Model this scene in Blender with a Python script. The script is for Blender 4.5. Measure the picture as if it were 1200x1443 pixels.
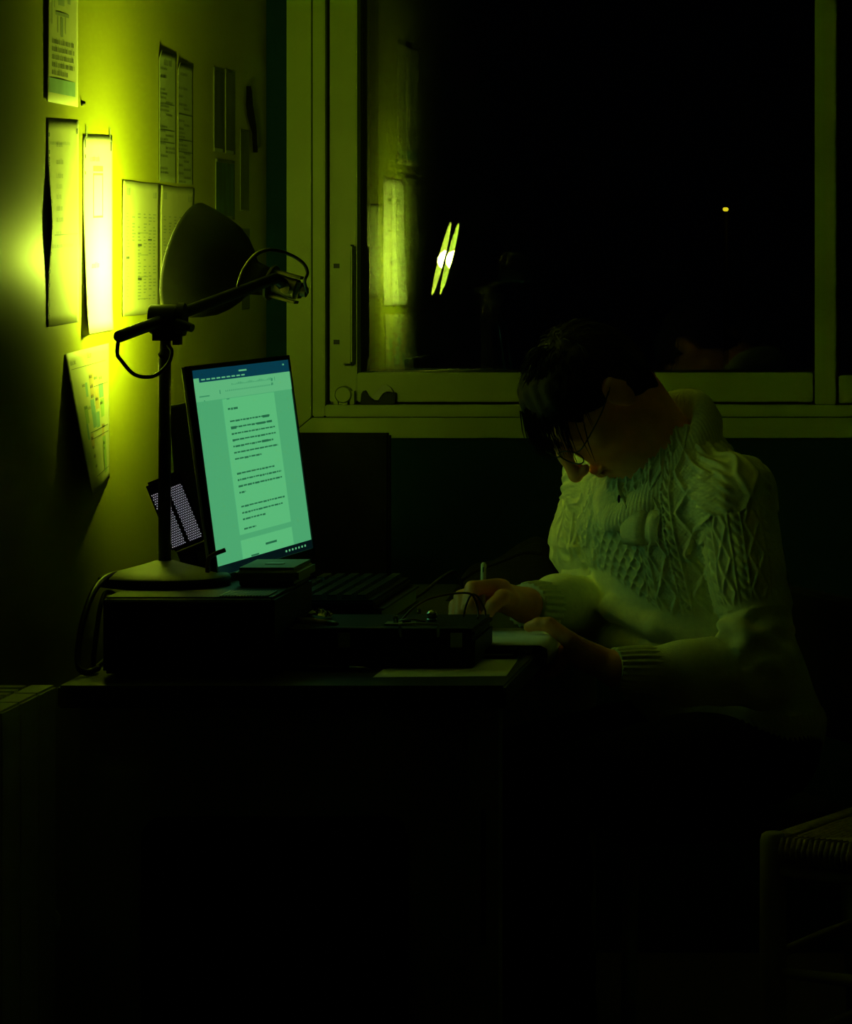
import bpy, bmesh, math, random
import numpy as np
from mathutils import Vector, Matrix

for o in list(bpy.data.objects): bpy.data.objects.remove(o)
SC = bpy.context.scene
COL = SC.collection
random.seed(7); RNG = np.random.default_rng(7)

# ------------------------------------------------------------------ camera
FPX, VX, VY, CH = 5450.0, 1300.0, 362.0, 1.32       # focal length in pixels, optical centre in the 1200x1443 frame, eye height
cam_d = bpy.data.cameras.new('camera'); cam = bpy.data.objects.new('camera', cam_d); COL.objects.link(cam)
cam.location = (0, 0, CH); cam.rotation_euler = (math.pi/2, 0, 0)
cam_d.sensor_fit = 'HORIZONTAL'; cam_d.sensor_width = 36; cam_d.lens = FPX/1200*36
cam_d.shift_x = -(VX-600)/1200; cam_d.shift_y = -(721.5-VY)/1200
cam_d.clip_start = .05; cam_d.clip_end = 300
SC.camera = cam
# ------------------------------------------------------------------ world (night) and exposure
w = bpy.data.worlds.new('night'); SC.world = w; w.use_nodes = True
w.node_tree.nodes['Background'].inputs['Color'].default_value = (.2, .3, .6, 1)
w.node_tree.nodes['Background'].inputs['Strength'].default_value = .0004
SC.view_settings.view_transform = 'Standard'; SC.view_settings.look = 'None'
SC.view_settings.gamma = 1; SC.view_settings.use_curve_mapping = False
SC.view_settings.exposure = 0.0
BULB = 550.0                                        # brightness of the lamp's bulb
LAMP_COL = (.72, 1.0, .065)
SCREEN = 1.0
SC.cycles.max_bounces = 10; SC.cycles.diffuse_bounces = 6; SC.cycles.glossy_bounces = 5
SC.cycles.transparent_max_bounces = 12; SC.cycles.transmission_bounces = 6

def at(x, y, D):                                    # a point seen at pixel x, y standing at depth D
    return Vector(((x-VX)/FPX*D, D, CH-(y-VY)/FPX*D))
XW, DW = -1.245, 7.336                              # left wall plane, back wall plane

# ------------------------------------------------------------------ materials
def mat(name, col, rough=.6, var=.12, scale=30, bump=0., bscale=200, metal=0., emit=None, estr=1., spec=.5, stretch=None):
    m = bpy.data.materials.new(name); m.use_nodes = True
    nt = m.node_tree; b = nt.nodes['Principled BSDF']
    b.inputs['Roughness'].default_value = rough; b.inputs['Metallic'].default_value = metal
    b.inputs['Specular IOR Level'].default_value = spec
    tc = nt.nodes.new('ShaderNodeTexCoord'); src = tc.outputs['Object']
    if stretch:
        mp = nt.nodes.new('ShaderNodeMapping'); mp.inputs['Scale'].default_value = stretch
        nt.links.new(src, mp.inputs['Vector']); src = mp.outputs['Vector']
    nz = nt.nodes.new('ShaderNodeTexNoise'); nz.inputs['Scale'].default_value = scale; nz.inputs['Detail'].default_value = 5
    nt.links.new(src, nz.inputs['Vector'])
    rp = nt.nodes.new('ShaderNodeValToRGB')
    c = Vector(col)
    rp.color_ramp.elements[0].position = .3; rp.color_ramp.elements[1].position = .7
    rp.color_ramp.elements[0].color = (*(c*(1-var)), 1); rp.color_ramp.elements[1].color = (*[min(1, q*(1+var)) for q in c], 1)
    nt.links.new(nz.outputs['Fac'], rp.inputs['Fac']); nt.links.new(rp.outputs['Color'], b.inputs['Base Color'])
    if bump:
        n2 = nt.nodes.new('ShaderNodeTexNoise'); n2.inputs['Scale'].default_value = bscale; n2.inputs['Detail'].default_value = 3
        nt.links.new(src, n2.inputs['Vector'])
        bp = nt.nodes.new('ShaderNodeBump'); bp.inputs['Strength'].default_value = bump; bp.inputs['Distance'].default_value = .002
        nt.links.new(n2.outputs['Fac'], bp.inputs['Height']); nt.links.new(bp.outputs['Normal'], b.inputs['Normal'])
    if emit:
        b.inputs['Emission Color'].default_value = (*emit, 1); b.inputs['Emission Strength'].default_value = estr
    return m
M = {}
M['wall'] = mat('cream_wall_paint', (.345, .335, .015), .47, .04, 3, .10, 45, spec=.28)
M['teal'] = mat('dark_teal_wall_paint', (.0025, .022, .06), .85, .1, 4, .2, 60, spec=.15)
M['ceil'] = mat('ceiling_paint', (.80, .80, .68), .9, .05, 4)
M['floor'] = mat('dark_wood_floor', (.10, .07, .05), .5, .3, 8, .1, 40, stretch=(1, .12, 1))
M['frame'] = mat('cream_window_lacquer', (.26, .325, .012), .42, .04, 12, .06, 400)
M['frame_dark'] = mat('dark_window_channel', (.02, .022, .02), .6)
M['rubber'] = mat('black_gasket', (.012, .012, .012), .6)
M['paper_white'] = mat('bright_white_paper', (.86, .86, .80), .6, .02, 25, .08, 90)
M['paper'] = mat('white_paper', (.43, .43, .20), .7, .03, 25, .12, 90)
M['paper_grey'] = mat('greenish_paper', (.24, .27, .12), .6, .05, 25, .1, 90)
M['ink'] = mat('black_ink', (.05, .06, .05), .7)
M['ink_soft'] = mat('grey_ink', (.20, .23, .15), .7)
M['ink_teal'] = mat('teal_print', (.17, .30, .26), .7)
M['ink_orange'] = mat('orange_print', (.45, .33, .10), .7)
M['ink_green'] = mat('green_print', (.26, .38, .10), .7)
M['photo'] = mat('dark_photo_print', (.05, .055, .03), .5, .7, 22, stretch=(1, 1, .35))
M['photo_teal'] = mat('teal_photo_print', (.025, .085, .085), .5, .7, 25, stretch=(1, 1, .4))
M['black'] = mat('black_plastic', (.008, .0085, .008), .55, .2, 60, .1, 300, spec=.2)
M['gloss_black'] = mat('glossy_black_plastic', (.008, .009, .008), .32, .2, 60)
M['lamp_black'] = mat('black_lamp_enamel', (.014, .014, .013), .38, .2, 50, .05, 300)
M['lamp_base'] = mat('grey_lamp_base_enamel', (.34, .36, .22), .5, .08, 40, .05, 300)
M['lamp_in'] = mat('white_reflector_enamel', (.86, .86, .80), .5, .02, 40)
M['brass'] = mat('worn_metal', (.24, .22, .10), .42, .25, 80, .1, 300, metal=.85)
M['cable'] = mat('black_cable_rubber', (.014, .015, .013), .4)
M['bulb'] = mat('glowing_bulb', (.9, .9, .8), .4, emit=LAMP_COL, estr=BULB)
M['metal'] = mat('painted_steel', (.34, .38, .24), .5, .12, 20, .08, 200)
M['rad'] = mat('cream_radiator_enamel', (.62, .62, .48), .45, .05, 10)
M['desk_top'] = mat('black_desk_laminate', (.02, .02, .02), .4, .3, 18, .05, 150)
M['desk_panel'] = mat('grey_green_desk_panel', (.26, .29, .16), .6, .15, 6, .05, 150)
M['skin'] = mat('skin', (.92, .34, .07), .5, .10, 45, .12, 500)
M['hair'] = mat('dark_hair', (.012, .009, .006), .8, .3, 60, spec=.15)
M['wool'] = mat('cream_wool', (.84, .82, .46), .95, .06, 120, .5, 700, spec=.15)
M['trouser'] = mat('black_trousers', (.012, .012, .014), .95, .2, 90, .2, 600, spec=.1)
M['shoe'] = mat('black_leather', (.012, .011, .010), .4)
M['specs'] = mat('black_spectacle_frame', (.02, .02, .02), .25)
M['wood'] = mat('pale_turned_wood', (.42, .36, .20), .5, .2, 30, .1, 120, stretch=(1, 1, .1))
M['rush'] = mat('woven_rush', (.34, .24, .09), .8, .35, 90, .4, 300)
M['chair'] = mat('black_chair_vinyl', (.015, .015, .015), .5, .2, 30)
M['wire_red'] = mat('brown_wire', (.20, .10, .05), .45)
M['pencil'] = mat('light_wood_pencil', (.66, .60, .26), .45, .08, 60)
M['graphite'] = mat('graphite', (.03, .03, .03), .4)
M['key'] = mat('dark_keycap', (.022, .026, .024), .28, .2, 60)
M['foil'] = mat('shiny_foil', (.7, .75, .7), .16, .1, 60, .6, 90, metal=.9)
M['book'] = mat('dark_book_cover', (.03, .03, .028), .55)
M['cloth'] = mat('dull_black', (.006, .006, .006), .95, .2, 60, .4, 300, spec=.1)
M['night_metal'] = mat('dark_street_metal', (.03, .03, .03), .5)
M['street'] = mat('sodium_street_light', (.8, .6, .1), .5, emit=(1., .78, .02), estr=.95)
M['ground'] = mat('dark_ground', (.02, .025, .02), .9)
M['led'] = mat('lilac_light_dot', (.4, .4, .45), .4, emit=(.42, .39, .46), estr=1.0)  # light falling on the mesh dots is put in as glow
def screen_mat(n, c): return mat(n, (.01, .01, .01), .25, .05, 60, emit=c, estr=SCREEN, spec=.2)
M['scr_margin'] = screen_mat('screen_grey_green', (.068, .365, .150))
M['scr_page'] = screen_mat('screen_page', (.098, .470, .182))
M['scr_ribbon'] = screen_mat('screen_ribbon', (.105, .44, .185))
M['scr_navy'] = screen_mat('screen_navy', (.002, .040, .065)); M['scr_black'] = screen_mat('screen_taskbar', (.001, .006, .007))
M['scr_text'] = screen_mat('screen_text', (.016, .13, .055))
M['scr_soft'] = screen_mat('screen_soft_text', (.04, .25, .11))

def glass_mat(name, ior=1.5, tint=(1, 1, 1)):
    m = bpy.data.materials.new(name); m.use_nodes = True; nt = m.node_tree; nt.nodes.clear()
    out = nt.nodes.new('ShaderNodeOutputMaterial'); mx = nt.nodes.new('ShaderNodeMixShader')
    tr = nt.nodes.new('ShaderNodeBsdfTransparent'); gl = nt.nodes.new('ShaderNodeBsdfGlossy'); fr = nt.nodes.new('ShaderNodeFresnel')
    tr.inputs['Color'].default_value = (*tint, 1); gl.inputs['Roughness'].default_value = 0.0
    fr.inputs['IOR'].default_value = ior
    nt.links.new(fr.outputs[0], mx.inputs[0]); nt.links.new(tr.outputs[0], mx.inputs[1]); nt.links.new(gl.outputs[0], mx.inputs[2])
    nt.links.new(mx.outputs[0], out.inputs[0]); return m
M['glass'] = glass_mat('window_glass', 1.52, (.97, .99, .97))
M['lens'] = glass_mat('spectacle_lens', 1.45)

# ------------------------------------------------------------------ mesh helpers
def link(name, me, m, parent=None, smooth=False):
    o = bpy.data.objects.new(name, me); COL.objects.link(o)
    for q in (m if isinstance(m, (list, tuple)) else [m]): me.materials.append(M[q] if isinstance(q, str) else q)
    if smooth: me.polygons.foreach_set('use_smooth', np.ones(len(me.polygons), dtype=bool))
    if parent is not None:
        o.parent = parent
        o.matrix_parent_inverse = ORIG[parent.name].inverted()
    ORIG[o.name] = Matrix.Identity(4)
    return o
ORIG = {}
def mesh(name, v, f, m, parent=None, smooth=False):
    me = bpy.data.meshes.new(name); me.from_pydata([tuple(map(float, p)) for p in v], [], [tuple(map(int, q)) for q in f]); me.update()
    return link(name, me, m, parent, smooth)
def tag(o, label=None, cat=None, group=None, kind=None):
    if label: o['label'] = label
    if cat: o['category'] = cat
    if group: o['group'] = group
    if kind: o['kind'] = kind
    return o
def empty(name, loc, label=None, cat=None, group=None, kind=None):
    o = bpy.data.objects.new(name, None); COL.objects.link(o); o.location = loc; o.empty_display_size = .05
    ORIG[o.name] = Matrix.Translation(Vector(loc))
    return tag(o, label, cat, group, kind)
class B:                                             # collects shapes into one mesh
    def __init__(s): s.v = []; s.f = []
    def add(s, v, f):
        n = len(s.v); s.v += [tuple(p) for p in v]; s.f += [tuple(i+n for i in q) for q in f]; return s
    def box(s, lo, hi, T=None):
        x0, y0, z0 = lo; x1, y1, z1 = hi
        v = [Vector(p) for p in ((x0,y0,z0),(x1,y0,z0),(x1,y1,z0),(x0,y1,z0),(x0,y0,z1),(x1,y0,z1),(x1,y1,z1),(x0,y1,z1))]
        if T is not None: v = [T @ p for p in v]
        return s.add(v, [(0,3,2,1),(4,5,6,7),(0,1,5,4),(1,2,6,5),(2,3,7,6),(3,0,4,7)])
    def tube(s, pts, r, n=10, caps=True):
        pts = [Vector(p) for p in pts]; k = len(pts)
        rr = r if isinstance(r, (list, tuple)) else [r]*k
        up = None; base = len(s.v); V = []; F = []
        for i, p in enumerate(pts):
            d = (pts[min(i+1, k-1)]-pts[max(i-1, 0)]).normalized()
            if up is None:
                up = d.orthogonal().normalized()
            else:
                up = (up-d*up.dot(d)).normalized()
            sd = d.cross(up)
            for j in range(n):
                a = 2*math.pi*j/n; V.append(p+(up*math.cos(a)+sd*math.sin(a))*rr[i])
        for i in range(k-1):
            for j in range(n):
                F.append((i*n+j, i*n+(j+1) % n, (i+1)*n+(j+1) % n, (i+1)*n+j))
        if caps: F += [tuple(range(n-1, -1, -1)), tuple((k-1)*n+j for j in range(n))]
        return s.add(V, F)
    def lathe(s, prof, n=40, T=None, close=False):   # prof: (radius, height) along local z
        V = []; F = []; k = len(prof)
        for r, z in prof:
            for j in range(n):
                a = 2*math.pi*j/n; p = Vector((r*math.cos(a), r*math.sin(a), z)); V.append(T @ p if T is not None else p)
        for i in range(k-1 if not close else k):
            i2 = (i+1) % k
            for j in range(n): F.append((i*n+j, i*n+(j+1) % n, i2*n+(j+1) % n, i2*n+j))
        if not close: F += [tuple(range(n-1, -1, -1)), tuple((k-1)*n+j for j in range(n))]
        return s.add(V, F)
    def prism(s, poly, z0, z1, T=None):
        n = len(poly); V = [Vector((x, y, z0)) for x, y in poly]+[Vector((x, y, z1)) for x, y in poly]
        if T is not None: V = [T @ p for p in V]
        return s.add(V, [tuple(range(n-1, -1, -1)), tuple(range(n, 2*n))]+[(i, (i+1) % n, n+(i+1) % n, n+i) for i in range(n)])
    def sphere(s, c, r, n=12, sc=(1, 1, 1)):
        c = Vector(c); pr = []
        for i in range(n//2+1):
            a = -math.pi/2+math.pi*i/(n//2); pr.append((max(r*math.cos(a), 1e-5), r*math.sin(a)))
        T = Matrix.Translation(c) @ Matrix.Diagonal((*sc, 1))
        return s.lathe(pr, n, T)
    def build(s, name, m, parent=None, smooth=False, bevel=0., seg=2):
        me = bpy.data.meshes.new(name); me.from_pydata([tuple(p) for p in s.v], [], s.f); me.update()
        if bevel:
            bm = bmesh.new(); bm.from_mesh(me)
            bmesh.ops.recalc_face_normals(bm, faces=bm.faces[:])
            es = [e for e in bm.edges if len(e.link_faces) == 2 and e.calc_face_angle(0) > .6]
            bmesh.ops.bevel(bm, geom=es, offset=bevel, segments=seg, affect='EDGES', clamp_overlap=True)
            bm.to_mesh(me); bm.free()
        o = link(name, me, m, parent, smooth)
        return o
def shade_auto(o, ang=.7):
    me = o.data; me.polygons.foreach_set('use_smooth', np.ones(len(me.polygons), dtype=bool))
    bm = bmesh.new(); bm.from_mesh(me)
    for e in bm.edges:
        e.smooth = not (len(e.link_faces) == 2 and e.calc_face_angle(0) > ang)
    bm.to_mesh(me); bm.free(); return o
def bez(pts, n=10):                                  # Catmull-Rom through points
    P = [Vector(p) for p in pts]; P = [P[0]*2-P[1]]+P+[P[-1]*2-P[-2]]; out = []
    for i in range(1, len(P)-2):
        for k in range(n):
            t = k/n; a, b, c, d = P[i-1], P[i], P[i+1], P[i+2]
            out.append(.5*((2*b)+(c-a)*t+(2*a-5*b+4*c-d)*t*t+(3*b-a-3*c+d)*t**3))
    out.append(P[-2]); return out
def frame_T(o, zax, xhint=(0, 0, 1)):
    z = Vector(zax).normalized(); x = Vector(xhint); x = (x-z*x.dot(z)).normalized(); y = z.cross(x)
    return Matrix(((x.x, y.x, z.x, o[0]), (x.y, y.y, z.y, o[1]), (x.z, y.z, z.z, o[2]), (0, 0, 0, 1)))

# ------------------------------------------------------------------ room
def struct(name, b, m, **k):
    o = b.build(name, m, **k); o['kind'] = 'structure'; return o
XR, YF, ZC = 2.6, -1.2, 2.6
struct('floor', B().box((XW-.1, YF, -.1), (XR, DW+.3, 0)), 'floor')
struct('ceiling', B().box((XW-.1, YF, ZC), (XR, DW+.3, ZC+.1)), 'ceil')
struct('wall_left', B().box((XW-.1, YF, 0), (XW, DW, ZC)), 'wall')
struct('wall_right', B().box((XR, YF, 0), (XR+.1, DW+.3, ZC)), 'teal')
struct('wall_front', B().box((XW-.1, YF-.1, 0), (XR, YF, ZC)), 'wall')
sB = FPX/DW
def wx(x): return (x-VX)/sB
def wz(y): return CH-(y-VY)/sB
WX0, WX1, WZ0, WZ1 = wx(407), 1.9, wz(614), 2.25     # hole in the back wall
bw = B()
bw.box((XW-.1, DW, 0), (WX0, DW+.25, ZC)); bw.box((WX1, DW, 0), (XR, DW+.25, ZC))
bw.box((WX0, DW, 0), (WX1, DW+.25, WZ0)); bw.box((WX0, DW, WZ1), (WX1, DW+.25, ZC))
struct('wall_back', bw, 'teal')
struct('baseboard_left', B().box((XW, 5.2, 0), (XW+.012, DW, .08)), 'frame')

# window
win = empty('window_1', (0, DW, WZ0)); win['kind'] = 'structure'
def wbar(name, x0, x1, z0, z1, y0, y1, m='frame', bev=.002):
    return B().box((x0, DW+y0, z0), (x1, DW+y1, z1)).build(name, m, win, bevel=bev)
xo, zo = wx(405), wz(617)
x1, z1 = wx(439.5), wz(588.5); x2, z2 = wx(458), wz(570.5)
def mitre(name, polyxz, y0, y1):
    V = [(x, DW+y0, z) for x, z in polyxz]+[(x, DW+y1, z) for x, z in polyxz]
    n = len(polyxz)
    F = [tuple(range(n)), tuple(range(2*n-1, n-1, -1))]+[(i, n+i, n+(i+1) % n, (i+1) % n) for i in range(n)]
    return B().add(V, F).build(name, 'frame', win, bevel=.0015)
g = .0012
mitre('outer_frame_stile', [(xo, zo+g), (x1, z1+g), (x1, WZ1), (xo, WZ1+.05)], -.012, .06)
mitre('outer_frame_rail', [(xo+g, zo), (WX1+.05, zo), (WX1, z1), (x1+g, z1)], -.012, .06)
mitre('outer_frame_rail', [(xo, WZ1+.051), (x1, WZ1), (WX1, WZ1), (WX1+.05, WZ1+.051)], -.012, .06)
mitre('outer_frame_stile', [(WX1+.001, z1), (WX1+.05, zo), (WX1+.05, WZ1+.05), (WX1+.001, WZ1)], -.012, .06)
wbar('inner_frame_stile', x1+.0015, x2, z1+.0015, WZ1-.001, -.004, .10)
wbar('inner_frame_rail', x2+.0003, WX1-.001, z1+.0015, z2, -.004, .10)
wbar('channel', x2-.001, x2+.006, z2, WZ1-.002, .07, .2, 'frame_dark', 0)
wbar('channel', x2+.006, WX1-.002, z2-.001, z2+.005, .07, .2, 'frame_dark', 0)
gx0, gx1, gz0 = wx(500), wx(1147.5), wz(526)
sx0, sz0 = wx(461.5), wz(567)
wbar('sash_stile', sx0, gx0, sz0, WZ1-.01, .025, .075)
wbar('sash_rail', gx0+.0004, gx1-.004, sz0, gz0, .025, .075)
wbar('mullion', gx1, wx(1178), z2+.0005, WZ1-.002, -.002, .10)
rx = wx(1181)
wbar('sash_rail', rx, WX1-.005, sz0-.002, wz(529), .004, .075)
wbar('sash_stile', WX1-.06, WX1-.005, wz(529)+.0004, WZ1-.01, .004, .075)
def paneobj(x0, x1, z0, zt, y, nm='pane'):
    o = B().add([(x0, DW+y, z0), (x1, DW+y, z0), (x1, DW+y, zt), (x0, DW+y, zt)], [(0, 1, 2, 3)]).build(nm, 'glass', win)
    md = o.modifiers.new('thickness', 'SOLIDIFY'); md.thickness = .003; md.offset = 0
    return o
PG = (.094, .170)
for y in PG:
    paneobj(gx0-.012, gx1+.006, gz0-.012, WZ1-.02, y)
    paneobj(rx-.008, WX1-.05, wz(529)-.012, WZ1-.02, y)
# dark gaskets and the outer casement around both panes
for (a, c) in ((gx0-.012, gx0+.0008), (gx1+.001, rx), (WX1-.052, WX1-.03)):
    wbar('gasket', a, c, gz0-.012, WZ1-.02, .0755, .19, 'rubber', 0)
wbar('gasket', gx0+.001, gx1, gz0-.014, gz0-.0002, .0755, .19, 'rubber', 0)
wbar('gasket', rx+.001, WX1-.053, gz0-.014, gz0-.0042, .0755, .19, 'rubber', 0)
# pull handle and its plate
hd = wbar('handle_bar', wx(480.5), wx(498), wz(512), wz(345), -.022, .022, 'frame', .003)
pl = wbar('handle_plate', wx(467.5), wx(480), wz(486), wz(371), .017, .0247, 'frame', .002)
B().box((wx(472), DW+.0115, wz(460)), (wx(478), DW+.0168, wz(417))).build('slider_button', 'frame', pl, bevel=.001)
B().box((wx(468), DW+.015, wz(378)), (wx(479.5), DW+.0168, wz(371.5))).build('plate_shadow_gap', 'frame_dark', pl)
B().box((wx(468), DW+.015, wz(485.5)), (wx(479.5), DW+.0168, wz(479))).build('plate_shadow_gap', 'frame_dark', pl)
# latch roller at the foot of the sash
lt = B()
T = Matrix.Translation((wx(484), DW+.005, wz(556))) @ Matrix.Rotation(-math.pi/2, 4, 'X')
lt.lathe([(.001, -.016), (.014, -.016), (.016, -.013), (.016, .013), (.014, .016), (.001, .016)], 28, T)
lt.box((wx(470), DW-.003, z2+.0006), (wx(476), DW+.02, wz(552))); lt.box((wx(493), DW-.003, z2+.0006), (wx(499), DW+.02, wz(551)))
lt.box((wx(478), DW-.006, z2+.0006), (wx(490), DW+.018, wz(560)))
shade_auto(lt.build('latch', 'frame', win))

# outside: the ground and a distant street lamp
struct('ground', B().box((-80, DW+8, -4.2), (80, 160, -4)), 'ground')
sl = at(1022, 295, 60); sroot = empty('street_lamp', (sl.x, 60.25, -4), 'distant street lamp glowing yellow in the night outside the window', 'street lamp')
B().tube([(sl.x, 60.25, -4), (sl.x, 60.25, sl.z+.07)], [.06, .035], 10).tube([(sl.x, 60.26, sl.z+.06), (sl.x, 60.0, sl.z+.07)], .02, 8).build('pole', 'night_metal', sroot, True)
hz = B(); T = Matrix.Translation((sl.x, 60, sl.z))
hz.lathe([(.001, .06), (.02, .055), (.05, .035), (.055, .03), (.001, .03)], 24, T); hz.build('hood', 'night_metal', sroot, True)
gb = B(); gb.lathe([(.001, -.032), (.030, -.028), (.043, -.01), (.045, .01), (.03, .028), (.001, .03)], 24, T); gb.build('glowing_globe', 'street', sroot, True)

# ------------------------------------------------------------------ sheets of paper on the left wall
def pd(x): return FPX*(-XW)/(VX-x)                   # depth of the wall at image column x
def pz(x, y): return CH-(y-VY)*(-XW)/(VX-x)
def words(x0, x1, y, h, rng, dens=1., bold=1., lett=.62):
    """print that reads as a line of small letters: quads (x0,y0,x1,y1)"""
    q = []; x = x0
    while x < x1-h*.5:
        for _ in range(rng.randint(2, 8)):
            if x > x1-h*.5: break
            s = h*.15*bold; k = rng.random(); tall = rng.random() < .3
            q.append((x, y, x+s, y+h*(1.4 if tall else 1)))
            if k < .6: q.append((x+s, y+h*.86, x+h*.42, y+h)); q.append((x+h*.42-s, y, x+h*.42, y+h*.86))
            if k > .45: q.append((x+s, y, x+h*.42, y+h*.14))
            x += h*lett
        x += h*.5*dens
    return q
class Sheet:
    def __init__(s, name, D0, zt, wdt, hgt, lift, label, cat='paper', m='paper', group=None, parent=None, n=(14, 18), th=.0004, roll=0.):
        s.D0, s.zt, s.w, s.h, s.lift, s.roll = D0, zt, wdt, hgt, lift, roll
        nx, ny = n
        V = []; F = []
        for off in (0, th):
            for j in range(ny+1):
                for i in range(nx+1): V.append(s.p(i/nx*wdt, j/ny*hgt, off))
        N = (nx+1)*(ny+1)
        for j in range(ny):
            for i in range(nx):
                a = j*(nx+1)+i; F.append((a, a+1, a+nx+2, a+nx+1)); F.append((N+a, N+a+nx+1, N+a+nx+2, N+a+1))
        bd = [i for i in range(nx+1)]+[j*(nx+1)+nx for j in range(1, ny+1)]+[ny*(nx+1)+i for i in range(nx-1, -1, -1)]+[j*(nx+1) for j in range(ny-1, 0, -1)]
        for a, b in zip(bd, bd[1:]+bd[:1]): F.append((a, N+a, N+b, b))
        c = s.p(wdt/2, hgt, 0)
        if parent is None:
            s.o = mesh(name, V, F, m, None, True); tag(s.o, label, cat, group)
        else:
            s.o = mesh(name, V, F, m, parent, True)
    def p(s, x, y, off=0.):                           # x along the wall from the near edge, y down from the top
        r = s.roll*(x-s.w/2)
        return Vector((XW+.0004+s.lift(x/s.w, y/s.h)+off, s.D0+x, s.zt-y+r))
    def prints(s, quads, m, name='print', off=.0008):
        V = []; F = []
        for x0, y0, x1, y1 in quads:                  # y measured down from the top
            n = len(V); V += [s.p(x0, y0, off), s.p(x1, y0, off), s.p(x1, y1, off), s.p(x0, y1, off)]; F.append((n, n+3, n+2, n+1))
        return tag(mesh(name, V, F, m, s.o), kind='stuff')
    def text(s, x0, x1, y, h, rng, **k): return [(a, y-(d-y), c, y-(b-y)) for a, b, c, d in [(q[0], q[1], q[2], q[3]) for q in words(x0, x1, y, h, rng, **k)]]
def frame_q(x0, y0, x1, y1, t): return [(x0, y0, x1, y0+t), (x0, y1-t, x1, y1), (x0, y0+t, x0+t, y1-t), (x1-t, y0+t, x1, y1-t)]
rg = random.Random(3)
flat = lambda u, v: 0.
bow = lambda a, b=0.: (lambda u, v: a*max(0, 1-u*3)**2+b*max(0, (1-v)*5-4)**2)
# leaflet at the top
s = Sheet('leaflet', pd(63), pz(87, 147)+.297, .212, .297, lambda u, v: .005*max(0, 1-u*2.6)**1.5*(1-.55*v)+.0002, 'leaflet with a drawing, five text lines and a teal band, top left of wall', roll=.0)
q = []
for i in range(5): q += s.text(.035, .185 if i < 4 else .145, .212+i*.0112, .0066, rg, bold=1.25, lett=.6)
s.prints(q, 'ink')
s.prints([(.012, .262, .192, .283)], 'ink_teal', 'teal_band', .0006)
s.prints(s.text(.065, .17, .277, .010, rg, bold=1.5, lett=.62), 'ink', 'band_lettering')
q = frame_q(.06, .165, .15, .17, .0025)+[(.075, .17, .08, .195), (.125, .17, .13, .195), (.095, .172, .112, .20), (.03, .13, .036, .185), (.05, .14, .055, .16), (.08, .10, .12, .155), (.14, .10, .16, .15)]
s.prints(q, 'ink_soft', 'drawing')
# punched sheet beside the leaflet
s = Sheet('punched_sheet', pd(65), pz(87, 168), .208, .297, lambda u, v: .0075*max(0, 1-u*4)**1.3*math.exp(-((v-.5)/.2)**2)+.0002, 'perforated paper sheet with a short faint list, left of the brightest sheet', roll=.02)
q = []
for y in (.04, .065, .085, .10, .115, .132, .148, .168): q += s.text(.06, .06+rg.uniform(.03, .05), y, .006, rg)
q += s.text(.02, .17, .185, .004, rg)+s.text(.02, .15, .037, .004, rg)+[(.045, .166, .2, .1675)]
s.prints(q, 'ink_soft')
s.prints([(.006, y, .016, y+.006) for y in (.02, .045, .055, .062, .115, .145, .152, .19, .215, .235, .262, .28)]+[(.19, .012, .2, .02)], 'ink', 'punch_hole')
# the brightest sheet
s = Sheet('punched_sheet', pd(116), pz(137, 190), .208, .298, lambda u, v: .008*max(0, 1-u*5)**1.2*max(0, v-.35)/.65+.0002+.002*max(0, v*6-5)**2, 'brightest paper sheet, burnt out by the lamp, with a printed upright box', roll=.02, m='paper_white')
s.prints(frame_q(.07, .058, .138, .125, .003)+[(.07, .047, .138, .055)], 'ink_soft', 'printed_box')
s.prints(s.text(.05, .12, .04, .006, rg)+s.text(.06, .11, .2, .006, rg), 'ink_soft')
s.prints([(.012, .008, .018, .02), (.012, .03, .018, .036), (.012, .055, .018, .06), (.192, .01, .2, .024), (.014, .24, .022, .246), (.016, .262, .024, .268)], 'ink', 'punch_hole')
for dx in (.02, .185): mesh('tape_strip', [s.p(dx, -.012, .0012), s.p(dx+.006, -.012, .0012), s.p(dx+.006, .004, .0012), s.p(dx, .004, .0012)], [(0, 3, 2, 1)], 'ink_soft', s.o)
# tables
for k, (xa, lab) in enumerate(((171, 'sheet of printed tables nearer the lamp, left of its twin sheet'), (224, 'sheet of printed tables partly hidden by the lamp shade'))):
    D0 = pd(xa)+(.001 if k else 0)
    s = Sheet('table_sheet', D0, pz(200, 257)+(.0 if k == 0 else -.002), .296, .211, lambda u, v: .0002+.0008*(1+math.sin(u*7+k))*max(0, 1-v*5)+.0015*max(0, 1-u*12), lab, group='printed table sheets on the wall', m='paper')
    q = []
    q += s.text(.03, .06, .022, .011, rg, bold=1.3)+s.text(.24, .275, .024, .009, rg, bold=1.2)
    for c, x in enumerate((.03, .075, .12, .165, .205, .24)):
        for r in range(27):
            y = .05+r*.0052
            if rg.random() < .86 and not (c == 1 and r > 8): q += [(x, y, x+rg.uniform(.012, .026), y+.0017)]
    for r in range(4): q += [(.12, .08+r*.035, .2, .0812+r*.035)]
    s.prints(q, 'ink_soft')
    s.prints([(.03, .118, .055, .122), (.12, .098, .15, .102), (.12, .152, .15, .156), (.2, .09, .23, .093)], 'ink', 'bold_print')
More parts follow.
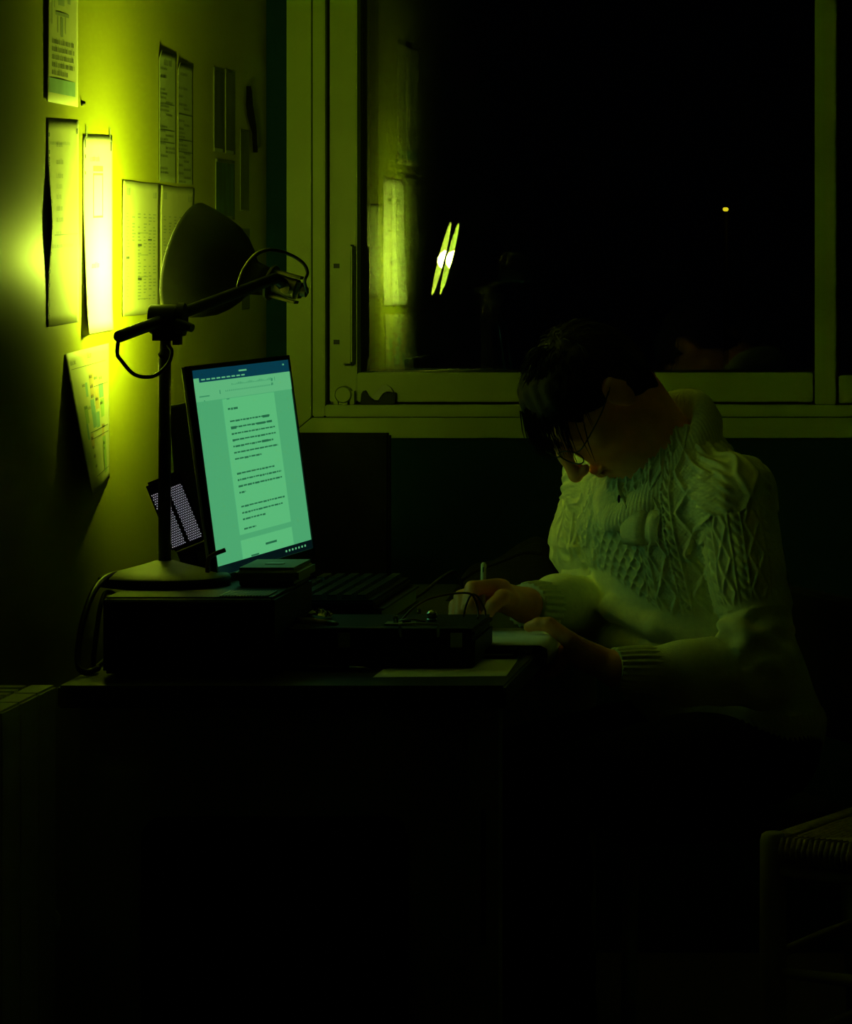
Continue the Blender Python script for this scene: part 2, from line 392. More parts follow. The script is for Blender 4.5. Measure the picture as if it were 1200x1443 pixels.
for k, (xa, lab) in enumerate(((222, 'upright calendar page with a bold heading, left one of a pair'), (248.3, 'upright calendar page with faint print, right one of a pair'))):
    s = Sheet('calendar_page', pd(xa), pz(235, 74)-(.012 if k else .0), (.153, .143)[k], .214-(.012 if k else 0), lambda u, v: .0003+.004*max(0, 1-v*14)**2*(1-u*.7)+.002*max(0, 1-u*9), lab, m='paper_grey', group='pair of calendar pages')
    q = []
    for r in range(26):
        y = .03+r*.0068
        if rg.random() < .8:
            a = rg.choice((.012, .012, .06)); q += s.text(a, a+rg.uniform(.04, .08), y, .0034, rg, bold=1.5)
    for y in (.085, .128, .148): q += [(.01, y, .135, y+.0014)]
    s.prints(q, 'ink')
    s.prints((s.text(.045, .11, .022, .009, rg, bold=1.6)+s.text(.015, .07, .043, .005, rg, bold=1.6)) if k == 0 else s.text(.03, .09, .02, .004, rg), 'ink', 'heading')
# dark prints near the corner
def photo(name, xa, xb, yt, yb, m, lab, border=.006, group=None):
    D0, D1 = pd(xa), pd(xb); xm = (xa+xb)/2
    zt, zb = pz(xm, yt), pz(xm, yb)
    s = Sheet(name, D0, zt, D1-D0, zt-zb, lambda u, v: .0003+.001*max(0, 1-u*8), lab, 'photo print', 'paper_grey', group, n=(6, 8))
    W, H = D1-D0, zt-zb
    s.prints([(W*i/4+(border if i == 0 else 0), H*j/4+(border if j == 0 else 0), W*(i+1)/4-(border if i == 3 else 0), H*(j+1)/4-(border if j == 3 else 0)) for i in range(4) for j in range(4)], m, 'image', .0007)
    return s
photo('photo_print', 299.5, 315.3, 96, 214, 'photo', 'dark upright photo print, left one of the pair near the corner', group='pair of dark photo prints')
photo('photo_print', 316, 330.5, 99, 217, 'photo', 'dark upright photo print, right one of the pair near the corner', group='pair of dark photo prints')
photo('photo_print', 302, 330, 225, 309, 'photo_teal', 'dark teal picture just above the lamp shade')
photo('photo_print', 337, 350, 183, 297, 'photo', 'narrow dim print hanging below the feather near the corner', .002)
photo('photo_print', 338, 351, 322, 436, 'photo', 'dark print half hidden behind the lamp shade', .003)
# dark feather-like ornament
fr = []; D0 = pd(346)
prof = [(0, 1.634, .004), (.012, 1.622, .016), (.02, 1.60, .026), (.04, 1.58, .03), (.055, 1.565, .024), (.06, 1.553, .012), (.062, 1.545, .006), (.066, 1.53, .006), (.07, 1.522, .009), (.072, 1.514, .003)]
fb = B(); V = []
for d, z, w_ in prof:
    V += [(XW+.003, D0+d-w_*1.35, z), (XW+.010, D0+d, z), (XW+.003, D0+d+w_*1.35, z), (XW+.001, D0+d, z)]
F = []
for i in range(len(prof)-1):
    for j in range(4): F.append((i*4+j, i*4+(j+1) % 4, (i+1)*4+(j+1) % 4, (i+1)*4+j))
F += [(3, 2, 1, 0), tuple(len(V)-4+j for j in range(4))]
tag(mesh('hanging_feather', V, F, 'cloth'), 'small black feather-shaped ornament hanging on wall near the corner', 'ornament')
tp = Vector((XW, pd(114.5), pz(114.5, 145)))
b = B().lathe([(.001, .006), (.0022, .006), (.0035, .003), (.0045, 0), (.001, 0)], 12, frame_T(tp, (1, 0, 0)))
tag(b.build('wall_nail', 'black', None, True), 'tiny dark nail in wall under the leaflet', 'nail')
# timetable peeling away at its foot
def peel(u, v): return .0008+.040*(max(0, 1-u*.95)**1.15)*(max(0, v)**1.05)+.007*max(0, v-.85)/.15*max(0, u)*(1-u)*2
s = Sheet('timetable', pd(90.5), pz(121, 491), .300, .206, peel, 'timetable with teal and orange cells peeling off the wall at its foot', n=(20, 20), roll=.03)
cell = lambda c, r, w_, h_: (.06+c*.0363, .055+r*.0105, .06+c*.0363+w_*.0363, .055+r*.0105+h_*.0105)
s.prints([cell(2.0, 2, .9, 1), cell(2.0, 3, 1, 1), cell(4.2, .2, 1, 2), cell(2.1, 3, .95, 3), cell(3.1, 4.0, .9, 2.2), cell(1.2, -.6, .5, 2), cell(.25, 5, .5, 2.2)], 'ink_teal', 'teal_cell', .0006)
s.prints([cell(1, 6.6, .9, 1.8), cell(2.2, -1.6, .9, 3.2), cell(4.4, 6.0, .7, 1.8), cell(3.2, .8, .9, 2.8)], 'ink_orange', 'orange_cell', .0006)
s.prints([cell(4.5, 7.8, .9, 5.2), cell(4.4, 2.4, .9, 2.6), cell(.3, 2.5, .9, 2.5)], 'ink_green', 'green_cell', .0006)
q = []
for (c, r) in ((2.2, -1.4), (2.2, 0), (2.2, 1.4), (3.2, -1), (3.2, 2), (4.3, -.8), (4.3, 2.8), (1.2, 2.8), (.5, -.5), (.4, 2.6), (1.05, 7), (1.1, 8.3), (1.2, 9.6), (1.3, 11), (4.55, 6.2), (4.6, 8.6), (4.65, 9.4), (4.7, 10.2)):
    x0, y0, _, _ = cell(c, r, 1, 1); q += s.text(x0, x0+.026, y0+.004, .004, rg, bold=1.6)
q += [(.02, .024, .27, .0247), (.17, .058, .285, .0588), (.1, .122, .285, .1228), (.1, .132, .285, .1328), (.1, .186, .28, .1868)]
q += s.text(.02, .06, .018, .005, rg)+s.text(.14, .17, .014, .006, rg)
s.prints(q, 'ink')

# ------------------------------------------------------------------ radiator
rad = empty('radiator', (XW+.06, 4.8, .12), 'cream panel radiator with vertical columns on wall beside the desk', 'radiator')
for k in range(6):
    y1_ = 5.09-k*.1015; 
    B().box((-1.175, y1_-.0985, .14), (-1.14, y1_, .757)).build('column', 'rad', rad, bevel=.003)
B().box((-1.2, 4.482, .15), (-1.176, 5.085, .74)).build('back_panel', 'rad', rad)
gr = B()
for k in range(14): gr.box((-1.222, 4.49+k*.043, .752), (-1.176, 4.515+k*.043, .758))
gr.box((-1.226, 4.485, .744), (-1.222, 5.088, .765)); gr.box((-1.222, 4.485, .744), (-1.176, 5.088, .7515))
gr.build('top_grille', 'rad', rad)
B().box((XW+.0005, 4.6, .3), (-1.2005, 4.64, .6)).build('bracket', 'rad', rad); B().box((XW+.0005, 4.95, .3), (-1.2005, 4.99, .6)).build('bracket', 'rad', rad)
B().tube([(-1.16, 5.0905, .44), (-1.16, 5.10, .44), (-1.16, 5.106, .44), (-1.16, 5.128, .44)], [.012, .012, .022, .018], 16).build('valve_knob', 'rad', rad, True)
B().tube([(-1.16, 5.0, .1405), (-1.16, 5.0, .0)], .009, 10).build('pipe', 'rad', rad, True)

# ------------------------------------------------------------------ desk
DX0, DX1, DY0, DY1, DZ = -1.15, -.555, 5.14, 6.74, .75
desk = empty('desk', ((DX0+DX1)/2, (DY0+DY1)/2, 0), 'black-topped desk with grey-green metal end panel along the left wall', 'desk')
B().box((DX0, DY0, DZ-.03), (DX1, DY1, DZ)).build('desk_top', 'desk_top', desk, bevel=.003)
def panel_open(name, y0, y1):
    # end panel with a rounded opening
    xl, xr, zb, zt = DX0+.02, -.6065, .02, DZ-.0305
    ox0, ox1, oz1, r = (200-VX)/1056, (566-VX)/1056, CH-(1160-VY)/1056, .025
    hole = [(ox0, zb)]+[(ox0+r-r*math.cos(a), oz1-r+r*math.sin(a)) for a in [i*math.pi/12 for i in range(7)]]+[(ox1-r+r*math.sin(a), oz1-r+r*math.cos(a)) for a in [i*math.pi/12 for i in range(7)]]+[(ox1, zb)]
    poly = [(xl, zb)]+hole+[(xr, zb), (xr, zt), (xl, zt)]
    bm = bmesh.new(); vs = [bm.verts.new((x, y0, z)) for x, z in poly]; f = bm.faces.new(vs)
    bmesh.ops.triangulate(bm, faces=[f]); ret = bmesh.ops.extrude_face_region(bm, geom=bm.faces[:])
    for v in [e for e in ret['geom'] if isinstance(e, bmesh.types.BMVert)]: v.co.y = y1
    bmesh.ops.recalc_face_normals(bm, faces=bm.faces[:])
    me = bpy.data.meshes.new(name); bm.to_mesh(me); bm.free(); o = link(name, me, 'desk_panel', desk)
    B().tube([(x, y0-.002, z) for x, z in hole], .006, 8).build('opening_trim', 'black', desk, True)
panel_open('end_panel', 5.185, 5.203)
def leg(x0, x1, y0, y1, slot):
    if not slot:
        return B().box((x0, y0, 0), (x1, y1, DZ-.0305)).build('leg', 'metal', desk, bevel=.004)
    sx, ex = (676-VX)/1057, (684-VX)/1057; sa, sb = CH-(1335-VY)/1057, CH-(1140-VY)/1057
    bb = B().box((x0, y0, 0), (sx, y1, DZ-.0305)).box((ex, y0, 0), (x1, y1, DZ-.0305)).box((sx, y0, 0), (ex, y1, sa)).box((sx, y0, sb), (ex, y1, DZ-.0305))
    o = bb.build('leg', 'metal', desk); B().box((sx, y0+.012, sa), (ex, y0+.014, sb)).build('leg_slot', 'frame_dark', desk); return o
leg(-.606, -.5655, 5.158, 5.203, True)
leg(DX0+.02, DX0+.055, 5.2035, 5.24, False)
leg(-.606, -.5655, 6.66, 6.70, False); leg(DX0+.02, DX0+.055, 6.66, 6.70, False)
B().box((DX0+.02, 6.7005, .3), (-.5655, 6.712, DZ-.0305)).build('back_panel', 'desk_panel', desk)
B().box((DX0+.0205, 5.2405, .66), (DX0+.035, 6.6595, DZ-.0305)).build('side_rail', 'metal', desk)
# crate of papers under the desk
cr = empty('storage_crate', (-.85, 5.45, 0), 'dark open storage crate under the desk holding papers', 'crate')
cb = B(); cb.box((-1.02, 5.29, 0), (-.66, 5.62, .012)); cb.box((-1.02, 5.29, .0125), (-1.008, 5.62, .44)); cb.box((-.672, 5.29, .0125), (-.66, 5.62, .44)); cb.box((-1.0075, 5.29, .0125), (-.6725, 5.302, .44)); cb.box((-1.0075, 5.608, .0125), (-.6725, 5.62, .44))
cb.build('crate_body', 'black', cr)
pp = B()
pp.prism([(-.845, 0), (-.735, 0), (-.735, .03), (-.765, .04), (-.80, .075), (-.825, .10)], 0, .02, Matrix.Translation((0, 5.33, .44)) @ Matrix.Rotation(math.pi/2, 4, 'X') )
pp2 = B().box((-.985, 5.32, .0125), (-.70, 5.59, .43)).build('paper_stack', 'book')
tag(pp2, 'dark stack of folders filling the crate under the desk', 'folders')
ppo = pp.build('loose_paper', 'paper'); tag(ppo, 'pale torn paper sticking up from the crate under the desk', 'paper')

# ------------------------------------------------------------------ box on the desk that carries the lamp
LX, LY = -1.068, 5.45
BT = .858
bx = empty('equipment_box', (-1.0, 5.42, DZ), 'black rectangular box on desk carrying the lamp', 'equipment box')
B().box((-1.113, 5.25, DZ+.004), (-.88, 5.575, BT)).build('body', 'black', bx, bevel=.004)
tr_ = B()
for k in range(16): tr_.box((-.955+k*.0042, 5.2515, BT+.0002), (-.9528+k*.0042, 5.33, BT+.0022))
tr_.build('vent_rib', 'metal', bx)
B().box((-1.108, 5.2455, BT-.007), (-.885, 5.2495, BT-.002)).build('front_trim', 'metal', bx)  # pale strip stands in for light along the box's top edge
B().box((-1.105, 5.246, DZ+.015), (-.888, 5.2495, BT-.012)).build('front_grille', 'black', bx, bevel=.001)
for x in (-1.09, -.9):
    for y in (5.27, 5.55): B().lathe([(.001, 0), (.008, 0), (.008, .0038), (.001, .0038)], 12, Matrix.Translation((x, y, DZ))).build('foot', 'rubber', bx)
cp = bez([(-1.128, 5.56, BT-.03), (-1.128, 5.5, BT+.006), (-1.135, 5.42, BT+.016), (-1.142, 5.34, BT+.004), (-1.147, 5.28, .82), (-1.149, 5.26, .77), (-1.137, 5.25, .756), (-1.13, 5.3, .756)], 8)
tag(B().tube(cp, .0045, 8).build('power_cable', 'cable', None, True), 'black cable looping beside the box under the lamp', 'cable')
cp = bez([(-1.139, 5.52, .757), (-1.136, 5.47, .83), (-1.137, 5.40, .852), (-1.134, 5.34, .842), (-1.136, 5.31, .79), (-1.142, 5.33, .7555), (-1.145, 5.42, .7555)], 8)
tag(B().tube(cp, .0035, 8).build('thin_cable', 'cable', None, True), 'thin second cable bent in a loop beside the box', 'cable')

# ------------------------------------------------------------------ desk lamp
lamp = empty('desk_lamp', (LX, LY, BT), 'black articulated desk lamp with round metal shade turned to the wall', 'desk lamp')
T = Matrix.Translation((LX, LY, BT))
shade_auto(B().lathe([(.001, 0), (.0915, 0), (.0925, .002), (.0925, .010), (.091, .0125), (.001, .0125)], 64, T).build('base_rim', 'lamp_black', lamp))
shade_auto(B().lathe([(.001, .0127), (.0905, .0127), (.089, .0145), (.06, .021), (.03, .029), (.014, .034), (.001, .034)], 64, T).build('base_cone', 'lamp_base', lamp), .9)
J = Vector((LX+.001, LY, 1.232)); ZJ = J.z
B().tube([(LX, LY, BT+.0342), (LX, LY, ZJ-.055)], .0088, 20).build('pole', 'lamp_black', lamp, True)
# swivel above the pole
sw = B(); sw.tube([(LX, LY, ZJ-.0548), (LX, LY, ZJ-.05), (LX+.001, LY, ZJ-.046), (LX+.001, LY, ZJ-.028), (LX, LY, ZJ-.018)], [.007, .010, .0085, .0075, .011], 16); sw.build('swivel', 'brass', lamp, True)
HEAD = Vector((-.965, 5.80, 1.290)); ad = (HEAD-J).normalized()
arm_a = J-ad*.142; arm_b = HEAD-ad*.012
B().tube([arm_a, arm_a+ad*.004, arm_b], [.0065, .0085, .0085], 20).build('arm', 'lamp_black', lamp, True)
sd = ad.cross(Vector((0, 0, 1))).normalized(); upv = sd.cross(ad)
cl = B()
cl.tube([J-Vector((.022, 0, 0)), J-Vector((.0195, 0, 0)), J+Vector((.016, 0, .0)), J+Vector((.018, 0, 0))], [.019, .021, .021, .019], 28)
cl.box((J.x-.016, J.y-.014, J.z-.03), (J.x+.014, J.y+.014, J.z-.012))
shade_auto(cl.build('clamp_block', 'lamp_black', lamp))
kn = B()
kn.tube([J+Vector((.0185, -.001, 0)), J+Vector((.028, -.001, 0)), J+Vector((.0285, -.001, 0))], [.0235, .0235, .018], 28)
kn.tube([J+Vector((.02, -.022, -.004)), J+Vector((.044, -.032, -.012))], [.007, .006], 12); kn.box((J.x+.012, J.y-.012, J.z-.036), (J.x+.022, J.y+.01, J.z-.014))
shade_auto(kn.build('clamp_knob', 'lamp_black', lamp))
# shade: axis points at the wall
AX = Vector((-.92, .19, .24)).normalized()
RIM = at(262.5, 366, 5.875); R0 = .0885
Ts = frame_T(RIM, AX)
outer = [(R0, 0), (R0+.0012, -.001), (.0885, -.006), (.086, -.02), (.079, -.045), (.070, -.066), (.058, -.082), (.044, -.095), (.032, -.104), (.026, -.110), (.0235, -.125), (.021, -.134), (.012, -.138), (.001, -.138)]
inner = [(.001, -.109), (.024, -.107), (.042, -.092), (.056, -.0795), (.068, -.064), (.077, -.044), (.0838, -.02), (.0862, -.004), (.0866, 0)]
so = shade_auto(B().lathe(outer+[(.001, -.1379)], 72, Ts).build('shade', 'lamp_black', lamp), 1.2)
me = so.data
# open the front: drop the cap, keep outside skin; the reflector is its own inner skin
bm = bmesh.new(); bm.from_mesh(me); bmesh.ops.delete(bm, geom=[f for f in bm.faces if len(f.verts) > 10], context='FACES_ONLY'); bm.to_mesh(me); bm.free()
ib = B().lathe(inner+[(R0, 0)], 72, Ts).build('reflector', 'lamp_in', so, True)
bm = bmesh.new(); bm.from_mesh(ib.data); bmesh.ops.delete(bm, geom=[f for f in bm.faces if len(f.verts) > 10], context='FACES_ONLY')
bmesh.ops.recalc_face_normals(bm, faces=bm.faces[:]); bmesh.ops.reverse_faces(bm, faces=bm.faces[:]); bm.to_mesh(ib.data); bm.free()
bl = B().lathe([(.001, .008), (.012, .0055), (.0205, -.003), (.0235, -.014), (.0215, -.026), (.015, -.040), (.012, -.05), (.001, -.05)], 32, Ts).build('bulb', 'bulb', so, True)
B().lathe([(.001, -.0505), (.0135, -.0505), (.0135, -.106), (.001, -.106)], 20, Ts).build('bulb_socket', 'brass', so)
# bracket behind the shade
NK = RIM-AX*.139; bk = B()
rt = AX.cross(Vector((0, 0, 1))).normalized(); ut = rt.cross(AX)
Tn = frame_T(NK, AX)
bk.lathe([(.001, -.004), (.027, -.004), (.028, -.001), (.027, 0), (.001, 0)], 28, Tn)
bk.box((.017, -.009, -.048), (.021, .009, -.0042), Tn); bk.box((-.021, -.009, -.048), (-.017, .009, -.0042), Tn)
bk.lathe([(.001, -.044), (.0155, -.044), (.0155, -.008), (.001, -.008)], 20, Tn); bk.box((-.012, -.008, -.051), (.012, .008, -.0442), Tn)
shade_auto(bk.build('head_bracket', 'brass', lamp))
hk = B().lathe([(.001, -.060), (.008, -.060), (.008, -.0515), (.001, -.0515)], 14, Tn)
hk.tube([Tn @ Vector((.0, -.016, -.034)), Tn @ Vector((.0, -.026, -.034))], [.005, .008], 12)
shade_auto(hk.build('bracket_screw', 'brass', lamp))
B().tube([arm_b+ad*.0005, Tn @ Vector((0, 0, -.025))], [.008, .0095], 16).build('arm_end', 'lamp_black', lamp, True)
c1 = J+(HEAD-J)*.62+Vector((0, 0, .009)); c2 = Tn @ Vector((0, 0, -.061))
cpts = bez([c1, at(343, 381, 5.70), at(356, 363, 5.73), at(371, 353.5, 5.76), at(390, 353, 5.79), at(411, 360, 5.80), at(427, 371, 5.80), at(433, 384, 5.80), at(429, 396, 5.80), c2], 9)
B().tube(cpts, .0026, 8).build('shade_cable', 'cable', lamp, True)
bd = B()
for i, p in enumerate(cpts[2:32]):
    d = (cpts[i+3]-cpts[i+1]).normalized(); bd.tube([p-d*.0008, p+d*.0008], .0031, 8)
bd.build('cable_braid', 'brass', lamp, True)
p0 = arm_a+ad*.003
lp = bez([p0, p0+Vector((-.002, 0, -.022)), at(170, 507, 5.36), at(190, 528, 5.38), at(216, 530, 5.40), at(236, 514, 5.41), at(242, 496, 5.42), at(237, 487, 5.435)], 10)
B().tube(lp, .0028, 8).build('arm_cable', 'cable', lamp, True)

# ------------------------------------------------------------------ monitor
YL, YR = 5.447, 5.962
mTL = at(265.5, 516, YL); mTR = at(405.5, 500.5, YR)
mBL = Vector((-.988, YL, .874)); 
ex = (mTR-mTL).normalized(); Wm = (mTR-mTL).length
lean = math.radians(7.6)
nrm = Vector((math.cos(lean), 0, math.sin(lean))); nrm = (nrm-ex*nrm.dot(ex)).normalized()
ey = nrm.cross(ex).normalized()
if ey.z < 0: ey = -ey
nrm = ex.cross(ey).normalized(); 
if nrm.x < 0: nrm = -nrm
Hm = .298
Tm = Matrix(((ex.x, ey.x, nrm.x, mTL.x), (ex.y, ey.y, nrm.y, mTL.y), (ex.z, ey.z, nrm.z, mTL.z), (0, 0, 0, 1)))   # x to the far side, y up, z to the viewer
mon = empty('monitor', (-1.02, 5.72, DZ), 'lit desktop monitor showing a text document', 'monitor')
B().box((0, -Hm-.012, -.009), (Wm, 0, 0), Tm).build('casing', 'gloss_black', mon, bevel=.002)
for nm_, lo_, hi_ in (('bezel', (0, -Hm-.012, .0002), (.0065, 0, .0024)), ('bezel', (Wm-.0065, -Hm-.012, .0002), (Wm, 0, .0024)), ('bezel', (.0066, -.0065, .0002), (Wm-.0066, 0, .0024)), ('bezel', (.0066, -Hm-.012, .0002), (Wm-.0066, -Hm-.0015, .0024))):
    B().box(lo_, hi_, Tm).build(nm_, 'gloss_black', mon)
B().tube([Tm @ Vector((-.0006, -Hm-.01, -.0085)), Tm @ Vector((-.0006, -.001, -.0085))], .0022, 8).build('side_trim', 'rad', mon, True)  # pale tube added so the casing's back edge shows as lit
sw_, sh_ = Wm-.014, Hm-.006
def scr(name, quads, m, off, par):
    V = []; F = []
    for x0, y0, x1, y1 in quads:                      # fractions of the screen, y down
        n = len(V)
        for (x, y) in ((x0, y0), (x1, y0), (x1, y1), (x0, y1)): V.append(Tm @ Vector((.007+x*sw_, -.007-y*sh_, off)))
        F.append((n, n+3, n+2, n+1))
    o = mesh(name, V, F, m, par)
    if len(quads) > 2: o['kind'] = 'stuff'
    return o
sc_o = scr('screen', [(0, 0, 1, 1)], 'scr_margin', .0006, mon)
scr('title_bar', [(0, 0, 1, .062)], 'scr_navy', .0009, sc_o)
scr('ribbon', [(0, .062, 1, .155), (.0, .04, .06, .062)], 'scr_ribbon', .0011, sc_o)
scr('taskbar', [(0, .955, 1, 1)], 'scr_black', .0012, sc_o)
scr('page', [(.262, .158, .80, .835), (.262, .862, .80, .954)], 'scr_page', .0010, sc_o)
def stext(x0, x1, y, h, bold=1., dens=1.): return [(a, y-(d-y), c, y-(b-y)) for a, b, c, d in words(x0, x1, y, h, rg, dens, bold, .5)]
def sline(x0, x1, y, h, bold=1.):
    q = []; x = x0
    while x < x1:
        wd = min(rg.uniform(.012, .05), x1-x); q.append((x, y, x+wd, y+h*rg.uniform(.75, 1.05))); x += wd+.006
    return q
q = sline(.30, .40, .205, .011)
ys = [.268+i*.0315 for i in range(7)]; ends = [.72, .735, .76, .76, .73, .765, .58]
for y, e in zip(ys, ends): q += sline(.305+.0*y, e, y, .009)
for y, e in zip([.53+i*.0315 for i in range(4)], (.70, .765, .765, .37)): q += sline(.305, e, y, .009)
for y, e in zip([.695+i*.0315 for i in range(3)], (.765, .735, .54)): q += sline(.305, e, y, .009)
q += sline(.305, .43, .806, .008)
scr('document_text', q, 'scr_text', .0014, sc_o)
scr('bold_words', [(.64, .267, .71, .280), (.305, .298, .36, .312), (.57, .299, .66, .310), (.68, .298, .735, .309), (.305, .362, .33, .373), (.6, .392, .67, .404), (.50, .905, .62, .916), (.34, .945, .42, .953)], 'scr_text', .0016, sc_o)
q = []
for i in range(26): q += [(.37+i*.017, .085+.004*math.sin(i), .378+i*.017, .093), (.30+i*.019, .115, .308+i*.019, .122)]
q += [(.04, .128, .14, .134), (.30, .157, .33, .162), (.78, .085, .80, .10), (.82, .08, .826, .10), (.78, .108, .80, .12), (.24, .11, .25, .13), (.08, .15, .09, .156)]
scr('ribbon_icons', q, 'scr_soft', .0014, sc_o)
scr('menu_words', [(.08+i*.05, .046, .115+i*.05, .053) for i in range(9)]+[(.46, .022, .54, .030), (.93, .018, .945, .026)]+[(.70+i*.035, .972, .715+i*.035, .982) for i in range(7)], 'scr_ribbon', .0014, sc_o)
st = B(); cm = Tm @ Vector((Wm/2, -Hm*.55, -.02))
st.box((cm.x-.035, 5.69, DZ+.0105), (cm.x-.012, 5.75, 1.02)); st.build('stand_neck', 'black', mon, bevel=.003)
B().lathe([(.001, 0), (.085, 0), (.085, .006), (.07, .010), (.001, .010)], 40, Matrix.Translation((cm.x-.02, 5.72, DZ))).build('stand_base', 'black', mon)
B().box((Wm/2-.05, -Hm*.75, -.026), (Wm/2+.05, -Hm*.35, -.0182), Tm).build('stand_mount', 'black', mon, bevel=.002)

# thin dark panel leaning behind the monitor
tb = Matrix.Translation((-1.118, 0, DZ)) @ Matrix.Rotation(math.radians(-4), 4, 'Y')
pn = empty('flat_panel', (-1.118, 5.95, DZ), 'thin dark panel standing behind the lit monitor', 'panel')
B().box((-.006, 5.83, .0015), (.006, 6.30, .345), tb).build('panel_body', 'black', pn, bevel=.002)
B().box((-.0065, 5.827, .0015), (.0065, 5.8295, .345), tb).build('panel_edge', 'metal', pn)  # pale strip drawn for the lit near edge of the panel

# big dark screen at the far end of the desk
dm = empty('dark_screen', (-1.02, 6.64, DZ), 'large unlit black screen standing at the far end of the desk', 'screen')
Td = Matrix.Translation((-1.035, 6.64, DZ)) @ Matrix.Rotation(math.radians(-3), 4, 'Z')
B().box((-.11, -.012, .02), (.122, .012, .268), Td).build('screen_body', 'cloth', dm, bevel=.004)
B().box((-.10, -.0135, .035), (.112, -.0123, .258), Td).build('screen_face', 'cloth', dm)
B().box((-.03, .0125, .004), (.03, .03, .2), Td).build('stand_neck', 'black', dm); B().box((-.08, -.05, 0), (.08, .06, .0038), Td).build('stand_base', 'black', dm)

# small dotted panel in a holder; its lit mesh dots are given a glow
hp = empty('dotted_panel', (-1.06, 5.56, BT), 'small tilted black panel glowing with rows of lilac dots behind the lamp pole', 'light panel')
c0 = at(247, 720, 5.535)
Th = Matrix.Translation(c0) @ Matrix.Rotation(math.radians(14), 4, 'Z') @ Matrix.Rotation(math.radians(-21.5), 4, 'Y')
B().box((-.0255, 0, -.055), (.0255, .008, .052), Th).build('panel_body', 'black', hp, bevel=.004)
dt = B(); nx, nz = 17, 25
for j in range(nz):
    for i in range(nx):
        x = -.0225+.045*(i+(j % 2)*.5)/nx; z = -.047+.083*j/nz
        if abs(x+.0005) < .0026: continue
        r = .00070; n = 6
        dt.add([Th @ Vector((x+r*math.cos(k*math.pi/3), -.0006, z+r*math.sin(k*math.pi/3)*1.15)) for k in range(6)], [tuple(range(6))])
d_ = dt.build('light_dots', 'led', hp); d_['kind'] = 'stuff'
B().box((-.024, -.0004, -.048), (.024, -.0001, .037), Th).build('dot_field', 'gloss_black', hp)
hb = B(); hb.box((-.02, -.012, -.066), (.024, .014, -.0555), Th); hb.tube([Th @ Vector((.0, 0, -.066)), (c0.x+.028, 5.545, BT+.012)], .007, 10); hb.box((c0.x+.0, 5.525, BT+.0005), (c0.x+.06, 5.57, BT+.012))
hb.build('holder', 'black', hp)
B().tube(bez([(at(292, 800, 5.428).x, 5.428, BT+.0006), at(293, 792, 5.428), at(300, 782, 5.426), at(317, 775, 5.424)], 4), .0032, 8).build('holder_clip', 'wire_red', hp, True)

# flat router-like box on the equipment box
rt_ = empty('small_flat_box', (-.915, 5.5, BT), 'small flat dark box with rounded edges under the monitor corner', 'box')
shade_auto(B().box((-.964, 5.41, BT+.0028), (-.874, 5.572, BT+.027)).build('body', 'desk_panel', rt_, bevel=.007, seg=3))
B().box((-.93, 5.47, BT+.0272), (-.905, 5.49, BT+.0282)).build('badge', 'brass', rt_)
for x in (-.955, -.883): B().box((x-.003, 5.43, BT), (x+.003, 5.55, BT+.0026)).build('foot', 'rubber', rt_)

# ------------------------------------------------------------------ clutter on the desk
# two books carrying the keyboard
for k, (m_, z0, z1_, lab) in enumerate((('book', DZ, DZ+.03, 'lower dark book under the keyboard'), ('book', DZ+.0305, DZ+.058, 'upper dark book directly under the keyboard'))):
    r = empty('book', (-.86, 5.8, z0), lab, 'book', 'books under the keyboard')
    x0, x1_, y0, y1_ = -.945+.006*k, -.785, 5.625+.01*k, 6.04-.015*k
    B().box((x0, y0, z0), (x1_, y1_, z0+.003)).box((x0, y0, z1_-.003), (x1_, y1_, z1_)).box((x0, y0, z0+.003), (x0+.003, y1_, z1_-.003)).build('cover', m_, r)
    B().box((x0+.0035, y0+.004, z0+.0032), (x1_-.004, y1_-.004, z1_-.0032)).build('page_block', 'paper_grey', r)
kb = empty('keyboard', (-.86, 5.83, DZ+.0585), 'black computer keyboard lying lengthwise in front of the monitor', 'keyboard')
Tk = Matrix.Translation((-.942, 5.628, DZ+.0585))
B().box((0, 0, 0), (.145, .405, .012), Tk).build('keyboard_body', 'black', kb, bevel=.004)
kme = None
for i in range(6):
    for j in range(19):
        if kme is None:
            V = [(-.0082, -.009, 0), (.0082, -.009, 0), (.0082, .009, 0), (-.0082, .009, 0), (-.0062, -.007, .007), (.0062, -.007, .007), (.0062, .007, .007), (-.0062, .007, .007)]
            kme = bpy.data.meshes.new('key'); kme.from_pydata(V, [], [(0, 3, 2, 1), (4, 5, 6, 7), (0, 1, 5, 4), (1, 2, 6, 5), (2, 3, 7, 6), (3, 0, 4, 7)]); kme.materials.append(M['key'])
        if i == 0 and j in (1, 14): continue
        o = bpy.data.objects.new('key', kme); COL.objects.link(o); o.parent = kb
        o.location = (-.942+.016+i*.0215-(-.86), 5.628+.02+j*.0203-5.83, .0121)
# black hard case with a handle
cs = empty('hard_case', (-.75, 5.46, DZ), 'flat black hard case with a carry handle near the desk edge', 'case')
B().box((-.883, 5.35, DZ), (-.62, 5.575, DZ+.042)).build('case_base', 'black', cs, bevel=.004)
B().box((-.883, 5.35, DZ+.0425), (-.62, 5.575, DZ+.055)).build('case_lid', 'black', cs, bevel=.004)
B().box((-.84, 5.3485, DZ+.0555), (-.63, 5.352, DZ+.0575)).build('lid_rim', 'metal', cs)  # pale strip painted in where light runs along the lid's front
hd_ = B().tube(bez([(-.722, 5.349, DZ+.045), (-.722, 5.343, DZ+.057), (-.718, 5.342, DZ+.0625), (-.674, 5.342, DZ+.0625), (-.670, 5.343, DZ+.057), (-.670, 5.349, DZ+.045)], 5), .0022, 8).build('handle', 'metal', cs, True)
for x in (-.80, -.645): B().box((x-.008, 5.346, DZ+.03), (x+.008, 5.3495, DZ+.05)).build('latch', 'metal', cs)
